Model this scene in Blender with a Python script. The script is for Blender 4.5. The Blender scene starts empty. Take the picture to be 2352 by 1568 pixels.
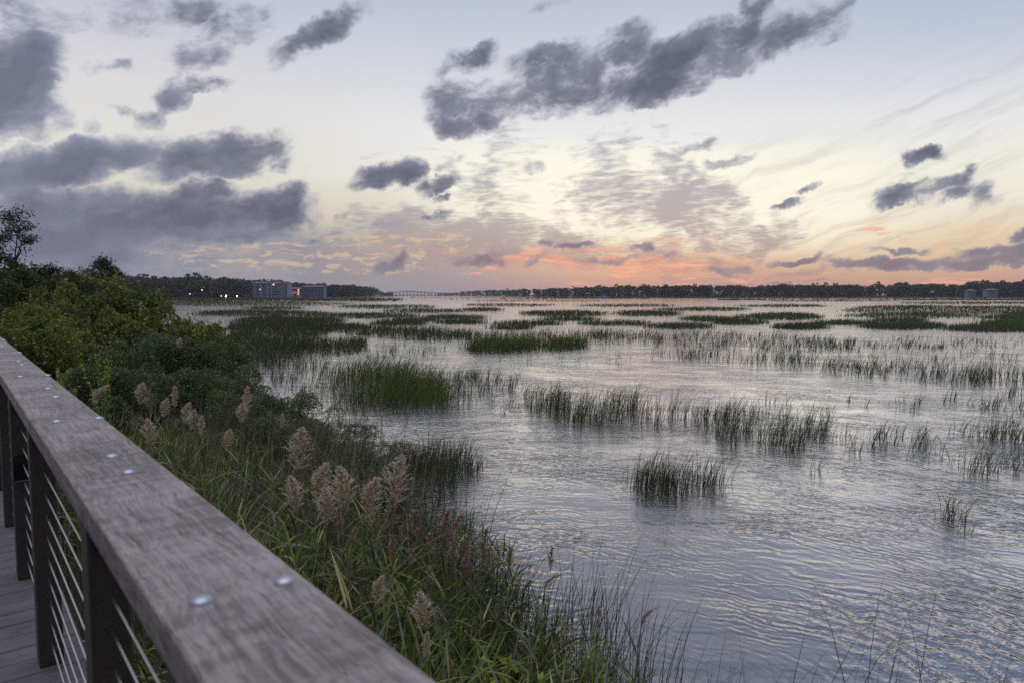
import bpy, bmesh, math, random
import numpy as np
from mathutils import Vector, Matrix

SC = bpy.context.scene
COL = SC.collection
R = math.radians
rng = np.random.default_rng(7)
random.seed(7)
EYE = 3.0                      # camera height above the water, metres
PITCH = R(3.867)
FPX = 1568.0                   # focal length when the photo is 2352 px wide


def ray(x, y):
    X = (x - 1176) / FPX
    V = (784 - y) / FPX
    return np.array([X, math.cos(PITCH) + V * math.sin(PITCH), -math.sin(PITCH) + V * math.cos(PITCH)])


def ground(x, y, z=0.0):
    d = ray(x, y)
    return d * ((z - EYE) / d[2]) + np.array([0, 0, EYE])


def at(x, y, Y):
    d = ray(x, y)
    return d * (Y / d[1]) + np.array([0, 0, EYE])


TH = R(39.5)                   # heading of the boardwalk, left of straight ahead
ND = np.array([math.cos(TH), math.sin(TH)])
DD = np.array([-math.sin(TH), math.cos(TH)])


def rail_xy(a, t):
    return np.outer(np.atleast_1d(a), ND) + np.outer(np.atleast_1d(t), DD)


def lin(r, g, b):
    def f(c):
        c /= 255.0
        return c / 12.92 if c <= 0.04045 else ((c + 0.055) / 1.055) ** 2.4
    return (f(r), f(g), f(b), 1.0)


# ---------------------------------------------------------------- tags
def tag(o, label=None, cat=None, group=None, kind=None):
    if label: o['label'] = label
    if cat: o['category'] = cat
    if group: o['group'] = group
    if kind: o['kind'] = kind
    return o


def link(o, parent=None):
    COL.objects.link(o)
    if parent is not None: o.parent = parent
    return o


def empty(name, loc=(0, 0, 0), rz=0.0, scale=1.0):
    o = bpy.data.objects.new(name, None)
    o.empty_display_size = 0.2
    o.location = loc
    o.rotation_euler = (0, 0, rz)
    o.scale = (scale,) * 3 if np.isscalar(scale) else scale
    return link(o)


# ---------------------------------------------------------------- mesh helpers
def np_mesh(name, V, F, mat=None, tint=None, smooth=False):
    """one mesh from numpy verts (n,3) and faces (m,k)"""
    me = bpy.data.meshes.new(name)
    V = np.ascontiguousarray(V, dtype=np.float32)
    F = np.ascontiguousarray(F, dtype=np.int32)
    k = F.shape[1]
    me.vertices.add(len(V)); me.vertices.foreach_set('co', V.ravel())
    me.loops.add(F.size); me.loops.foreach_set('vertex_index', F.ravel())
    me.polygons.add(len(F))
    me.polygons.foreach_set('loop_start', np.arange(0, F.size, k, dtype=np.int32))
    if smooth:
        me.polygons.foreach_set('use_smooth', np.ones(len(F), dtype=bool))
    if tint is not None:
        a = me.attributes.new('tint', 'FLOAT', 'POINT')
        a.data.foreach_set('value', np.ascontiguousarray(tint, dtype=np.float32))
    me.update(calc_edges=True)
    if mat: me.materials.append(mat)
    return me


class Geo:
    """collects quads (numpy) into one mesh"""
    def __init__(s): s.V = []; s.F = []; s.T = []; s.n = 0

    def add(s, V, F, T=0.5):
        V = np.asarray(V, float).reshape(-1, 3)
        s.V.append(V); s.F.append(np.asarray(F, int) + s.n)
        s.T.append(np.full(len(V), T) if np.isscalar(T) else np.asarray(T, float)); s.n += len(V)

    def mesh(s, name, mat, smooth=False):
        return np_mesh(name, np.concatenate(s.V), np.concatenate(s.F), mat, np.concatenate(s.T), smooth)

    # ribbons: P (N,S,3) centre lines, W (N,S,3) half widths
    def strips(s, P, W, T):
        N, S, _ = P.shape
        V = np.stack([P - W, P + W], 2).reshape(-1, 3)
        i = (np.arange(N)[:, None] * S + np.arange(S - 1)[None]) * 2
        F = np.stack([i, i + 1, i + 3, i + 2], -1).reshape(-1, 4)
        s.add(V, F, np.repeat(T, S * 2))

    # tapered tubes: P (S,3), radii (S)
    def tube(s, P, Rr, n=6, T=0.5):
        P = np.asarray(P, float); S = len(P); Rr = np.broadcast_to(Rr, (S,))
        d = np.gradient(P, axis=0); d /= np.linalg.norm(d, axis=1)[:, None] + 1e-9
        ref = np.where(np.abs(d[:, 2:3]) > .9, np.array([[1., 0, 0]]), np.array([[0, 0, 1.]]))
        u = np.cross(d, ref); u /= np.linalg.norm(u, axis=1)[:, None]
        v = np.cross(d, u)
        a = np.arange(n) * 2 * math.pi / n
        V = P[:, None] + Rr[:, None, None] * (u[:, None] * np.cos(a)[None, :, None] + v[:, None] * np.sin(a)[None, :, None])
        i = np.arange(S - 1)[:, None] * n; j = np.arange(n)[None]; k = (j + 1) % n
        F = np.stack([i + j, i + k, i + n + k, i + n + j], -1).reshape(-1, 4)
        s.add(V.reshape(-1, 3), F, T)

    # loose leaves: centres C, long axis A (unit), side axis B (unit), length, width
    def leaves(s, C, A, B, L, Wd, T):
        L = np.asarray(L)[:, None]; Wd = np.asarray(Wd)[:, None]
        V = np.stack([C - A * L * .5, C + B * Wd * .5 - A * L * .05, C + A * L * .5, C - B * Wd * .5 - A * L * .05], 1)
        N = len(C)
        F = (np.arange(N)[:, None] * 4 + np.arange(4)[None])
        s.add(V.reshape(-1, 3), F, np.repeat(T, 4))

    def box(s, x0, x1, y0, y1, z0, z1, T=0.5):
        V = [(x, y, z) for z in (z0, z1) for y in (y0, y1) for x in (x0, x1)]
        F = [(0, 2, 3, 1), (4, 5, 7, 6), (0, 1, 5, 4), (2, 6, 7, 3), (0, 4, 6, 2), (1, 3, 7, 5)]
        s.add(V, F, T)


def bevel_boxes(name, boxes, mat, bev=0.005, seg=2):
    bm = bmesh.new()
    for (x0, x1, y0, y1, z0, z1) in boxes:
        m = Matrix.Translation(((x0 + x1) / 2, (y0 + y1) / 2, (z0 + z1) / 2)) @ Matrix.Diagonal((x1 - x0, y1 - y0, z1 - z0, 1))
        bmesh.ops.create_cube(bm, size=1, matrix=m)
    if bev:
        bmesh.ops.bevel(bm, geom=list(bm.edges), offset=bev, segments=seg, affect='EDGES', profile=.6)
    me = bpy.data.meshes.new(name); bm.to_mesh(me); bm.free()
    if mat: me.materials.append(mat)
    return me


def obj(name, me, parent=None, loc=None):
    o = bpy.data.objects.new(name, me)
    if loc is not None: o.location = loc
    return link(o, parent)


def unit(v):
    return v / (np.linalg.norm(v, axis=-1, keepdims=True) + 1e-9)


def rand_dirs(n):
    return unit(rng.normal(size=(n, 3)))


# ---------------------------------------------------------------- lattice noise in numpy (for placing things)
_P = np.random.default_rng(3).random((256, 256))


def vnoise(x, y):
    xi = np.floor(x).astype(int); yi = np.floor(y).astype(int)
    fx = x - xi; fy = y - yi
    fx = fx * fx * (3 - 2 * fx); fy = fy * fy * (3 - 2 * fy)
    g = lambda i, j: _P[i % 256, j % 256]
    return (g(xi, yi) * (1 - fx) + g(xi + 1, yi) * fx) * (1 - fy) + (g(xi, yi + 1) * (1 - fx) + g(xi + 1, yi + 1) * fx) * fy


def fbm(x, y, o=4):
    s = 0; a = .5; t = 0
    for k in range(o):
        s = s + a * vnoise(x * 2 ** k + 17 * k, y * 2 ** k + 31 * k); t += a; a *= .5
    return s / t


# ---------------------------------------------------------------- node helper
class NT:
    def __init__(s, tree): s.t = tree; tree.nodes.clear()

    def new(s, typ, **kw):
        n = s.t.nodes.new(typ)
        for k, v in kw.items(): setattr(n, k, v)
        return n

    def put(s, sock, val):
        if isinstance(val, bpy.types.NodeSocket): s.t.links.new(val, sock)
        elif val is not None: sock.default_value = val

    def m(s, op, a, b=None, c=None, clamp=False):
        n = s.new('ShaderNodeMath', operation=op, use_clamp=clamp)
        for i, v in enumerate((a, b, c)):
            if v is not None: s.put(n.inputs[i], v)
        return n.outputs[0]

    def v(s, op, a, b=None, scale=None):
        n = s.new('ShaderNodeVectorMath', operation=op)
        s.put(n.inputs[0], a)
        if b is not None: s.put(n.inputs[1], b)
        if scale is not None: s.put(n.inputs['Scale'], scale)
        return n.outputs['Value'] if op in ('LENGTH', 'DOT_PRODUCT', 'DISTANCE') else n.outputs[0]

    def xyz(s, x, y, z=0.0):
        n = s.new('ShaderNodeCombineXYZ')
        for i, q in enumerate((x, y, z)): s.put(n.inputs[i], q)
        return n.outputs[0]

    def sep(s, v):
        n = s.new('ShaderNodeSeparateXYZ'); s.put(n.inputs[0], v)
        return n.outputs

    def noise(s, vec, scale, detail=4, rough=.55, dist=0.0, color=False, dim='3D'):
        n = s.new('ShaderNodeTexNoise'); n.noise_dimensions = dim
        s.put(n.inputs['Vector'], vec); s.put(n.inputs['Scale'], scale)
        n.inputs['Detail'].default_value = detail; n.inputs['Roughness'].default_value = rough
        n.inputs['Distortion'].default_value = dist
        return n.outputs['Color' if color else 'Fac']

    def mapping(s, vec, loc=(0, 0, 0), rot=(0, 0, 0), scale=(1, 1, 1), typ='POINT'):
        n = s.new('ShaderNodeMapping', vector_type=typ)
        s.put(n.inputs[0], vec)
        n.inputs['Location'].default_value = loc; n.inputs['Rotation'].default_value = rot; n.inputs['Scale'].default_value = scale
        return n.outputs[0]

    def sstep(s, x, lo, hi, a=0.0, b=1.0):
        n = s.new('ShaderNodeMapRange', interpolation_type='SMOOTHSTEP')
        s.put(n.inputs[0], x); s.put(n.inputs[1], lo); s.put(n.inputs[2], hi); s.put(n.inputs[3], a); s.put(n.inputs[4], b)
        return n.outputs[0]

    def mix(s, f, a, b, mode='MIX'):
        n = s.new('ShaderNodeMix', data_type='RGBA', blend_type=mode)
        s.put(n.inputs[0], f); s.put(n.inputs[6], a); s.put(n.inputs[7], b)
        return n.outputs[2]

    def ramp(s, f, stops, interp='LINEAR'):
        n = s.new('ShaderNodeValToRGB'); s.put(n.inputs[0], f)
        e = n.color_ramp.elements; n.color_ramp.interpolation = interp
        while len(e) < len(stops): e.new(1.0)
        for i, (p, c) in enumerate(stops): e[i].position = p; e[i].color = c
        return n.outputs[0]


def material(name):
    m = bpy.data.materials.new(name); m.use_nodes = True
    t = NT(m.node_tree)
    out = t.new('ShaderNodeOutputMaterial')
    b = t.new('ShaderNodeBsdfPrincipled')
    t.t.links.new(b.outputs[0], out.inputs[0])
    return m, t, b, out


def simple(name, col, rough=.7, metal=0.0, var=.15, scale=3.0, spec=.5):
    m, t, b, out = material(name)
    tc = t.new('ShaderNodeTexCoord')
    n = t.noise(tc.outputs['Object'], scale, 4)
    dark = tuple(c * (1 - var) for c in col[:3]) + (1,); light = tuple(min(1, c * (1 + var)) for c in col[:3]) + (1,)
    t.put(b.inputs['Base Color'], t.mix(n, dark, light))
    b.inputs['Roughness'].default_value = rough; b.inputs['Metallic'].default_value = metal
    b.inputs['Specular IOR Level'].default_value = spec
    return m


def leafy(name, stops, trans=.3, rough=.55, spec=.35):
    """foliage: colour picked per leaf by its random 'tint'"""
    m, t, b, out = material(name)
    at_ = t.new('ShaderNodeAttribute', attribute_name='tint')
    c = t.ramp(at_.outputs['Fac'], [(p, (q[0], q[1], q[2], 1)) for p, q in stops])
    t.put(b.inputs['Base Color'], c)
    b.inputs['Roughness'].default_value = rough; b.inputs['Specular IOR Level'].default_value = spec
    if trans:
        tr = t.new('ShaderNodeBsdfTranslucent'); t.put(tr.inputs[0], c)
        mx = t.new('ShaderNodeMixShader'); mx.inputs[0].default_value = trans
        t.t.links.new(b.outputs[0], mx.inputs[1]); t.t.links.new(tr.outputs[0], mx.inputs[2])
        t.t.links.new(mx.outputs[0], out.inputs[0])
    return m


def glow(name, col, strength):
    m, t, b, out = material(name)
    b.inputs['Base Color'].default_value = col; b.inputs['Emission Color'].default_value = col
    b.inputs['Emission Strength'].default_value = strength
    m.cycles.emission_sampling = 'NONE'
    return m
# ================================================================ camera
cd = bpy.data.cameras.new('camera'); cam = bpy.data.objects.new('camera', cd); link(cam)
cam.location = (0, 0, EYE); cam.rotation_euler = (R(90) - PITCH, 0, 0)
cd.sensor_width = 36; cd.lens = 24.0; cd.clip_start = .05; cd.clip_end = 20000
cd.dof.use_dof = True; cd.dof.focus_distance = 9.0; cd.dof.aperture_fstop = 4.0
SC.camera = cam
SC.view_settings.view_transform = 'Standard'; SC.view_settings.look = 'None'
SC.view_settings.exposure = 0.0; SC.view_settings.gamma = 1.0

# ================================================================ sky: dusk gradient, thin sheets and dark cumulus, all by direction
W = bpy.data.worlds.new('World'); SC.world = W; W.use_nodes = True
s = NT(W.node_tree)
out = s.new('ShaderNodeOutputWorld'); bg = s.new('ShaderNodeBackground'); s.t.links.new(bg.outputs[0], out.inputs[0])
dirv = s.new('ShaderNodeTexCoord').outputs['Generated']
dx, dy, dz = s.sep(dirv)
az = s.m('ARCTAN2', dx, dy)
el = s.m('ARCSINE', s.m('MAXIMUM', dz, 0.0))
uv = s.xyz(az, el, 0.0)
eld = s.m('MULTIPLY', el, 180 / math.pi / 90)      # 0..1 over 0..90 deg


def azel(x, y):
    d = ray(x, y); d = d / np.linalg.norm(d)
    return np.array([math.atan2(d[0], d[1]), math.asin(d[2])])


azn = s.m('MULTIPLY_ADD', az, 1 / R(110), .5)       # -55..55 deg -> 0..1


def blob_max(ab, blobs):
    """cloud patches as rows: one ramp over azimuth holds centre height, 1/thickness and strength of up to 8 patches"""
    azs, els = ab
    items = []
    for (cx, cy, rx, ry, ang, st) in blobs:
        c = azel(cx, cy); ca, sa = math.cos(R(ang)), math.sin(R(ang))
        e1 = azel(cx + rx * ca, cy - rx * sa) - c; e2 = azel(cx - ry * sa, cy - ry * ca) - c
        A = math.hypot(e1[0], e2[0]); H = abs(e1[0] * e2[1] - e1[1] * e2[0]) / A
        items.append((c[0] - A, c[0] + A, c[1], (e1[0] * e1[1] + e2[0] * e2[1]) / A ** 2, H, st))
    items.sort()
    rows = []
    for it in items:
        for r in rows:
            if r[-1][1] < it[0] - .03 and len(r) < 8: r.append(it); break
        else: rows.append([it])
    gt = bpy.data.node_groups.new('cloud_rows', 'ShaderNodeTree')
    gt.interface.new_socket('az', in_out='INPUT', socket_type='NodeSocketFloat')
    gt.interface.new_socket('el', in_out='INPUT', socket_type='NodeSocketFloat')
    gt.interface.new_socket('mask', in_out='OUTPUT', socket_type='NodeSocketFloat')
    host, s = globals()['s'], NT(gt)
    gin = s.new('NodeGroupInput'); gout = s.new('NodeGroupOutput'); hazs, hels = azs, els; azs, els = gin.outputs[0], gin.outputs[1]
    acc = None
    for r in rows:
        stops = []
        for (l, rr, ce, sl, H, st) in r:
            A = (rr - l) / 2; mid = (l + rr) / 2
            for f, q in ((-1, 0), (-.5, .8), (.5, .8), (1, 0)):
                stops.append(((mid + f * A) / R(110) + .5, (ce + sl * f * A, .02 / H, st * q / .8, 1)))
        col_ = s.new('ShaderNodeValToRGB'); s.put(col_.inputs[0], azs)
        e = col_.color_ramp.elements
        while len(e) < len(stops): e.new(1.0)
        for i, (p, c) in enumerate(stops): e[i].position = p; e[i].color = c
        sp = s.new('ShaderNodeSeparateColor'); s.put(sp.inputs[0], col_.outputs[0])
        q = s.m('MULTIPLY', s.m('SUBTRACT', els, sp.outputs[0]), s.m('MULTIPLY', sp.outputs[1], 50.0))
        v = s.m('MULTIPLY', sp.outputs[2], s.m('MULTIPLY_ADD', s.m('MULTIPLY', q, q), -1.0, 1.0))
        acc = v if acc is None else s.m('MAXIMUM', acc, v)
    s.put(gout.inputs[0], acc)
    gn = host.new('ShaderNodeGroup'); gn.node_tree = gt
    host.put(gn.inputs[0], hazs); host.put(gn.inputs[1], hels)
    return gn.outputs[0]


d90 = lambda d: d / 90.0
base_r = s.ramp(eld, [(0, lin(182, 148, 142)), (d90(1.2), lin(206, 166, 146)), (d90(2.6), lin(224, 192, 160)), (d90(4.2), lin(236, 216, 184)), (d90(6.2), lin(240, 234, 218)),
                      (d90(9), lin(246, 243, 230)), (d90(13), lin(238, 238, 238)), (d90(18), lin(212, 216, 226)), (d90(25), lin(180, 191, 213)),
                      (d90(44), lin(134, 145, 176)), (d90(66), (2.6, 2.6, 2.75, 1)), (1, (3.6, 3.6, 3.8, 1))])  # the bright overhead stops are out of view, raised to light the foreground
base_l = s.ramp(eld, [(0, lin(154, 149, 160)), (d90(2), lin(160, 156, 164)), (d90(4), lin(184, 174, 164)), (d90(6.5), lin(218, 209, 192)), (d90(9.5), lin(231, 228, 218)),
                      (d90(15), lin(224, 223, 225)), (d90(20), lin(200, 203, 216)), (d90(26), lin(172, 176, 192)), (d90(44), lin(134, 142, 168)), (d90(66), (2.6, 2.6, 2.75, 1)), (1, (3.6, 3.6, 3.8, 1))])  # same added brightness overhead, above the view
side = s.sstep(s.m('ADD', az, s.m('MULTIPLY', el, 1.2)), R(-8), R(13))
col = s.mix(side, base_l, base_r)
blue = s.m('MULTIPLY', s.sstep(az, R(10), R(38)), s.sstep(el, R(8), R(25)))
col = s.mix(s.m('MULTIPLY', blue, .6), col, lin(150, 172, 212))
# the unseen sky behind: even dusk grey-blue
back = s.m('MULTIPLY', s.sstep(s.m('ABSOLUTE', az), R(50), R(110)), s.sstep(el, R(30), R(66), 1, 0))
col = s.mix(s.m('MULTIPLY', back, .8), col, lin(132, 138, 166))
uvn = (azn, el)
gl = blob_max(uvn, [(1500, 455, 760, 150, 0, 1.0)])
col = s.mix(s.m('MULTIPLY', s.sstep(gl, 0, .9), .75), col, (1.06, 1.02, .84, 1))

# ---- thin high sheets (mauve altocumulus)
zc = s.m('ADD', s.m('MAXIMUM', dz, 0.0), .035)
plane = s.xyz(s.m('DIVIDE', dx, zc), s.m('DIVIDE', dy, zc), 0.0)
wb = s.v('SUBTRACT', s.noise(uv, 7, 3, .6, color=True, dim='2D'), (.5, .5, .5))
uvw = s.v('ADD', uv, s.v('SCALE', wb, scale=.11))
wx, wy, wz = s.sep(uvw)
uvm = (s.m('MULTIPLY_ADD', wx, 1 / R(110), .5), wy)
uvs = s.v('ADD', uv, s.v('MULTIPLY', wb, (.09, .018, 0)))
sx, sy, _ = s.sep(uvs)
uvsm = (s.m('MULTIPLY_ADD', sx, 1 / R(110), .5), sy)
fan = blob_max(uvm, [
    (1380, 325, 330, 80, 6, .72), (1230, 425, 300, 90, 0, .6), (1430, 475, 320, 80, -4, .62), (1120, 545, 420, 62, 0, .95),
    (780, 575, 420, 60, 0, 1.0), (1590, 330, 120, 45, 10, .6), (1560, 425, 120, 55, -30, 1.3), (1610, 495, 150, 50, -8, 1.4), (1660, 540, 190, 40, -4, 1.3),
    (1460, 585, 420, 55, 0, .9), (500, 605, 460, 80, 0, 1.1), (60, 610, 340, 100, 0, 1.1), (1720, 640, 300, 24, 0, .7), (1000, 400, 160, 80, 0, .45)])
fleck = s.noise(s.mapping(plane, rot=(0, 0, R(-10)), scale=(1.0, 1.0, 1)), 7.5, 4, .62, dim='2D')
ripple = s.noise(s.mapping(uvs, rot=(0, 0, R(5)), scale=(1, 1 / 3.2, 1), typ='TEXTURE'), 34, 5, .65, dim='2D')
tex = s.m('ADD', s.m('MULTIPLY', s.m('SUBTRACT', fleck, .5), 1.3), s.m('MULTIPLY', s.m('SUBTRACT', ripple, .5), 1.7))
thin = s.sstep(s.m('ADD', s.m('MULTIPLY', tex, .8), s.m('MULTIPLY_ADD', s.m('SUBTRACT', s.noise(uvs, 5.5, 3, .6, dim='2D'), .5), 2.6, s.m('MINIMUM', fan, 1.0))), .22, 1.2)
thin = s.m('MULTIPLY', thin, s.sstep(fan, .0, .2))
sheet = s.ramp(eld, [(0, lin(164, 144, 148)), (d90(2.5), lin(168, 146, 150)), (d90(6), lin(170, 160, 164)), (d90(12), lin(168, 170, 184)), (d90(25), lin(156, 162, 182)), (1, lin(150, 158, 182))])
sheet = s.mix(s.sstep(az, R(-24), R(-6), 1, 0), sheet, lin(136, 142, 162))
col = s.mix(s.m('MULTIPLY', thin, .85), col, sheet)
# faint cirrus on the right, combed up to the right
comb = s.noise(s.mapping(uvs, rot=(0, 0, R(20)), scale=(1, 1 / 9, 1), typ='TEXTURE'), 5.5, 6, .68, dim='2D')
cir = s.m('MULTIPLY', s.sstep(comb, .42, .74), s.m('MULTIPLY', blob_max(uvn, [(2050, 520, 480, 180, 15, 1.2), (2200, 260, 360, 180, 20, .9), (1750, 380, 260, 80, 10, .8)]), .45), clamp=True)
col = s.mix(cir, col, s.ramp(eld, [(0, lin(190, 140, 140)), (d90(5), lin(196, 170, 160)), (d90(9), lin(190, 182, 184)), (d90(20), lin(178, 188, 206)), (1, lin(160, 170, 190))]))

# ---- lit pink streaks low over the horizon
pk = blob_max(uvsm, [(1330, 600, 360, 42, 0, 1.15), (1600, 618, 260, 34, 0, 1.1), (1080, 576, 220, 20, 0, .75), (2000, 643, 460, 16, 0, .75), (1560, 545, 110, 16, 0, .9), (2020, 540, 90, 15, -12, 1.0), (1450, 640, 340, 20, 0, .9)])
st = s.noise(s.mapping(uvs, scale=(1, 7.5, 1)), 15, 6, .62, dim='2D')
pink = s.m('MULTIPLY', s.sstep(s.m('MULTIPLY_ADD', s.m('SUBTRACT', st, .5), 2.6, s.m('MULTIPLY', pk, .5)), .28, .8), s.sstep(pk, 0, .3))
col = s.mix(s.m('MULTIPLY', pink, .74), col, s.mix(s.sstep(st, .48, .68), lin(226, 140, 126), lin(250, 186, 154)))
# yellow glints under the left bank
yb = blob_max(uvsm, [(700, 590, 360, 46, 0, 1.0), (480, 575, 280, 26, 0, .9), (900, 560, 260, 34, 0, .9)])
yel = s.m('MULTIPLY', s.sstep(st, .5, .62, 1, 0), s.sstep(yb, .15, .6))
col = s.mix(s.m('MULTIPLY', s.m('MULTIPLY', yel, s.sstep(ripple, .46, .6)), .42), col, lin(244, 214, 164))

# ---- dark cumulus
dark_blobs = [
    (1130, 225, 165, 62, 8, 1.0), (1075, 285, 85, 40, 8, 1.0), (1290, 165, 150, 70, 22, 1.05), (1370, 215, 200, 48, 8, 1.05), (1430, 115, 95, 60, 30, .8),
    (1520, 190, 130, 46, 15, 1.05), (1610, 125, 210, 66, 22, 1.1), (1790, 75, 190, 52, 18, 1.05), (1905, 20, 80, 30, 24, .9), (1070, 135, 95, 34, 16, .62), (1250, 235, 120, 40, 4, .6),
    (1740, 15, 60, 26, 40, .8),
    (725, 80, 130, 38, 34, 1.0), (810, 20, 60, 24, 20, .8), (545, 70, 110, 48, 20, .62), (465, 120, 90, 52, 35, .58), (590, 45, 50, 38, 0, .62),
    (255, 165, 66, 24, 4, .75), (40, 190, 130, 130, 0, 1.1), (20, 280, 110, 55, 0, .85), (40, 110, 110, 50, 0, .7), (170, 30, 260, 62, 0, .62), (400, 25, 170, 40, 10, .45),
    (470, 200, 70, 22, 10, .75), (400, 220, 50, 36, 50, .62), (280, 250, 44, 18, 5, .6), (345, 275, 44, 24, 0, .62), (205, 290, 26, 22, 30, .45),
    (110, 390, 190, 62, 12, 1.05), (290, 355, 130, 52, 14, .92), (490, 358, 185, 56, 4, 1.15), (580, 345, 90, 52, 0, 1.0), (330, 318, 90, 26, 0, .55), (640, 385, 40, 18, 30, .6),
    (400, 495, 360, 62, 2, 1.25), (630, 475, 90, 46, 20, 1.05), (470, 452, 90, 40, 0, .95), (180, 480, 220, 60, 0, 1.1), (280, 535, 400, 46, 0, 1.05), (90, 560, 300, 70, 0, 1.0), (430, 566, 130, 22, 8, .8),
    (892, 410, 88, 30, 8, 1.05), (1000, 430, 60, 22, 22, .85), (1035, 372, 42, 18, 24, .7), (1218, 385, 36, 18, 0, .85), (1000, 503, 50, 13, 12, 1.0), (1018, 462, 28, 9, 0, .65),
    (790, 505, 40, 16, 20, .7), (840, 525, 120, 15, 5, .8), (765, 552, 80, 18, 0, .7), (1270, 8, 60, 22, 8, .6),
    (2115, 348, 56, 24, 12, 1.35), (2100, 434, 125, 30, 14, 1.5), (2195, 408, 70, 28, 10, 1.4), (2195, 436, 60, 22, 18, 1.2), (2060, 415, 70, 30, 20, .5), (2260, 440, 50, 40, 60, .45),
    (1700, 378, 80, 18, 14, .55), (1600, 345, 80, 20, 16, .6), (1800, 478, 40, 9, 18, .6), (1860, 440, 40, 8, 18, .5),
    (1110, 602, 100, 17, 2, .95), (1165, 580, 40, 14, 12, .85), (890, 606, 46, 16, 16, .75), (1320, 557, 44, 10, 10, .85), (1255, 560, 24, 8, 5, .7), (1475, 572, 28, 13, 0, .95), (1230, 598, 42, 11, 12, .8),
    (1390, 598, 80, 10, 2, .75), (1530, 580, 34, 8, 4, .6), (1830, 600, 80, 10, 4, .85), (1980, 606, 120, 16, 0, 1.0), (2170, 600, 200, 18, 2, 1.0), (2290, 575, 150, 20, 4, 1.0), (2345, 541, 50, 18, 6, 1.0),
    (2060, 573, 90, 8, 1, .75), (1670, 617, 70, 11, 2, .7), (700, 385, 16, 7, 0, .6), (1800, 655, 160, 5, 0, .45)]
dark_blobs = [(a, b, c * 1.08, d * 1.1, e, f) for a, b, c, d, e, f in dark_blobs]
wf = s.v('SUBTRACT', s.noise(uv, 26, 4, .65, color=True, dim='2D'), (.5, .5, .5))
uvd = s.v('ADD', s.v('ADD', uv, s.v('SCALE', wb, scale=.035)), s.v('SCALE', wf, scale=.026))
ax, ay, _ = s.sep(uvd)
md = blob_max((s.m('MULTIPLY_ADD', ax, 1 / R(110), .5), ay), dark_blobs)
uvq = s.v('ADD', uv, s.v('SCALE', wb, scale=.04))
nz = s.noise(s.mapping(uvq, rot=(0, 0, R(17)), scale=(1, .5, 1), typ='TEXTURE'), 8.5, 9, .66, dim='2D')
bank = s.m('MULTIPLY', s.sstep(az, R(-32), R(-15), 1, 0), s.sstep(el, R(9), R(16), 1, 0))       # the long flat bank on the left
dd = s.m('MULTIPLY_ADD', s.m('SUBTRACT', nz, .5), s.m('MULTIPLY_ADD', bank, -1.5, 3.3), s.m('MULTIPLY_ADD', bank, .18, s.m('MINIMUM', md, 1.3)))
cov = s.m('MULTIPLY', s.sstep(dd, .02, .95), s.sstep(md, 0, .3))
nzb = s.noise(s.mapping(s.v('ADD', uvq, (.004, .012, 0)), rot=(0, 0, R(17)), scale=(1, .5, 1), typ='TEXTURE'), 8.5, 6, .62, dim='2D')
thick = s.m('ADD', s.sstep(dd, .2, 1.5), s.m('MULTIPLY', s.m('SUBTRACT', nzb, nz), 1.5), clamp=True)  # cloud thickness plus relief shading painted in from the offset noise
dcol = s.mix(thick, lin(156, 160, 178), lin(76, 84, 108))
dcol = s.mix(s.sstep(az, R(-36), R(-20), 1, 0), dcol, s.mix(thick, lin(156, 162, 183), lin(98, 105, 130)))
dcol = s.mix(s.sstep(el, R(2), R(7), .55, 0), dcol, s.mix(s.sstep(az, R(-20), R(-4)), lin(124, 128, 148), lin(148, 132, 142)))
col = s.mix(s.m('MULTIPLY', cov, .93), col, dcol)
# pale haze right at the horizon
col = s.mix(s.sstep(el, R(0), R(1.6), .3, 0), col, s.mix(side, lin(160, 150, 156), lin(196, 150, 138)))

sky = s.new('ShaderNodeTexSky'); sky.sky_type = 'NISHITA'; sky.sun_disc = False
sky.sun_elevation = R(1.0); sky.sun_rotation = R(9)
col = s.v('ADD', s.v('SCALE', col, scale=.96), s.v('SCALE', sky.outputs[0], scale=.004))
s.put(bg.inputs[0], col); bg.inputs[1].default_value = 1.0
W.cycles.sampling_method = 'MANUAL'; W.cycles.sample_map_resolution = 512

# the last direct light, very low and weak
sd = bpy.data.lights.new('sun', 'SUN'); sd.energy = .06; sd.angle = R(70); sd.color = (1, .72, .5)
sun = bpy.data.objects.new('sun', sd); link(sun); sun.rotation_euler = (R(90 - 2), 0, R(180 - 9))
# ================================================================ setting: ground, water
SH_T = np.array([-40, -3, 0, 1.5, 3, 5, 8.4, 13, 18, 23, 40, 55, 64, 70, 76, 90, 140])
SH_A = np.array([2.6, 2.6, 2.6, 2.7, 3.1, 4.0, 5.0, 6.0, 6.9, 7.8, 11, 12.5, 10.5, 3, -14, -60, -260])


def shore_a(t):
    return np.interp(t, SH_T, SH_A)


FAR = np.array([(-1500, 420), (-700, 520), (-330, 590), (-330, 640), (-310, 830), (-250, 925), (-225, 1150), (-250, 1500), (-400, 2300), (-100, 2500), (0, 2000), (40, 1250),
                (120, 1000), (260, 930), (700, 880), (1300, 760), (2600, 600)], float)     # far waterline, x against y (left part folds back)


def far_y(x):
    """distance of the far waterline for a heading x/y"""
    hx = np.array([-3, -1.2, -.62, -.54, -.44, -.36, -.29, -.24, -.21, -.185, -.176, -.12, -.06, 0, .05, .12, .25, .45, .75, 1.2, 3])
    hy = np.array([420, 480, 570, 640, 740, 830, 900, 980, 1100, 1500, 2600, 2600, 2200, 1500, 1200, 1050, 980, 950, 900, 800, 500])
    return np.interp(x, hx, hy)


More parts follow.
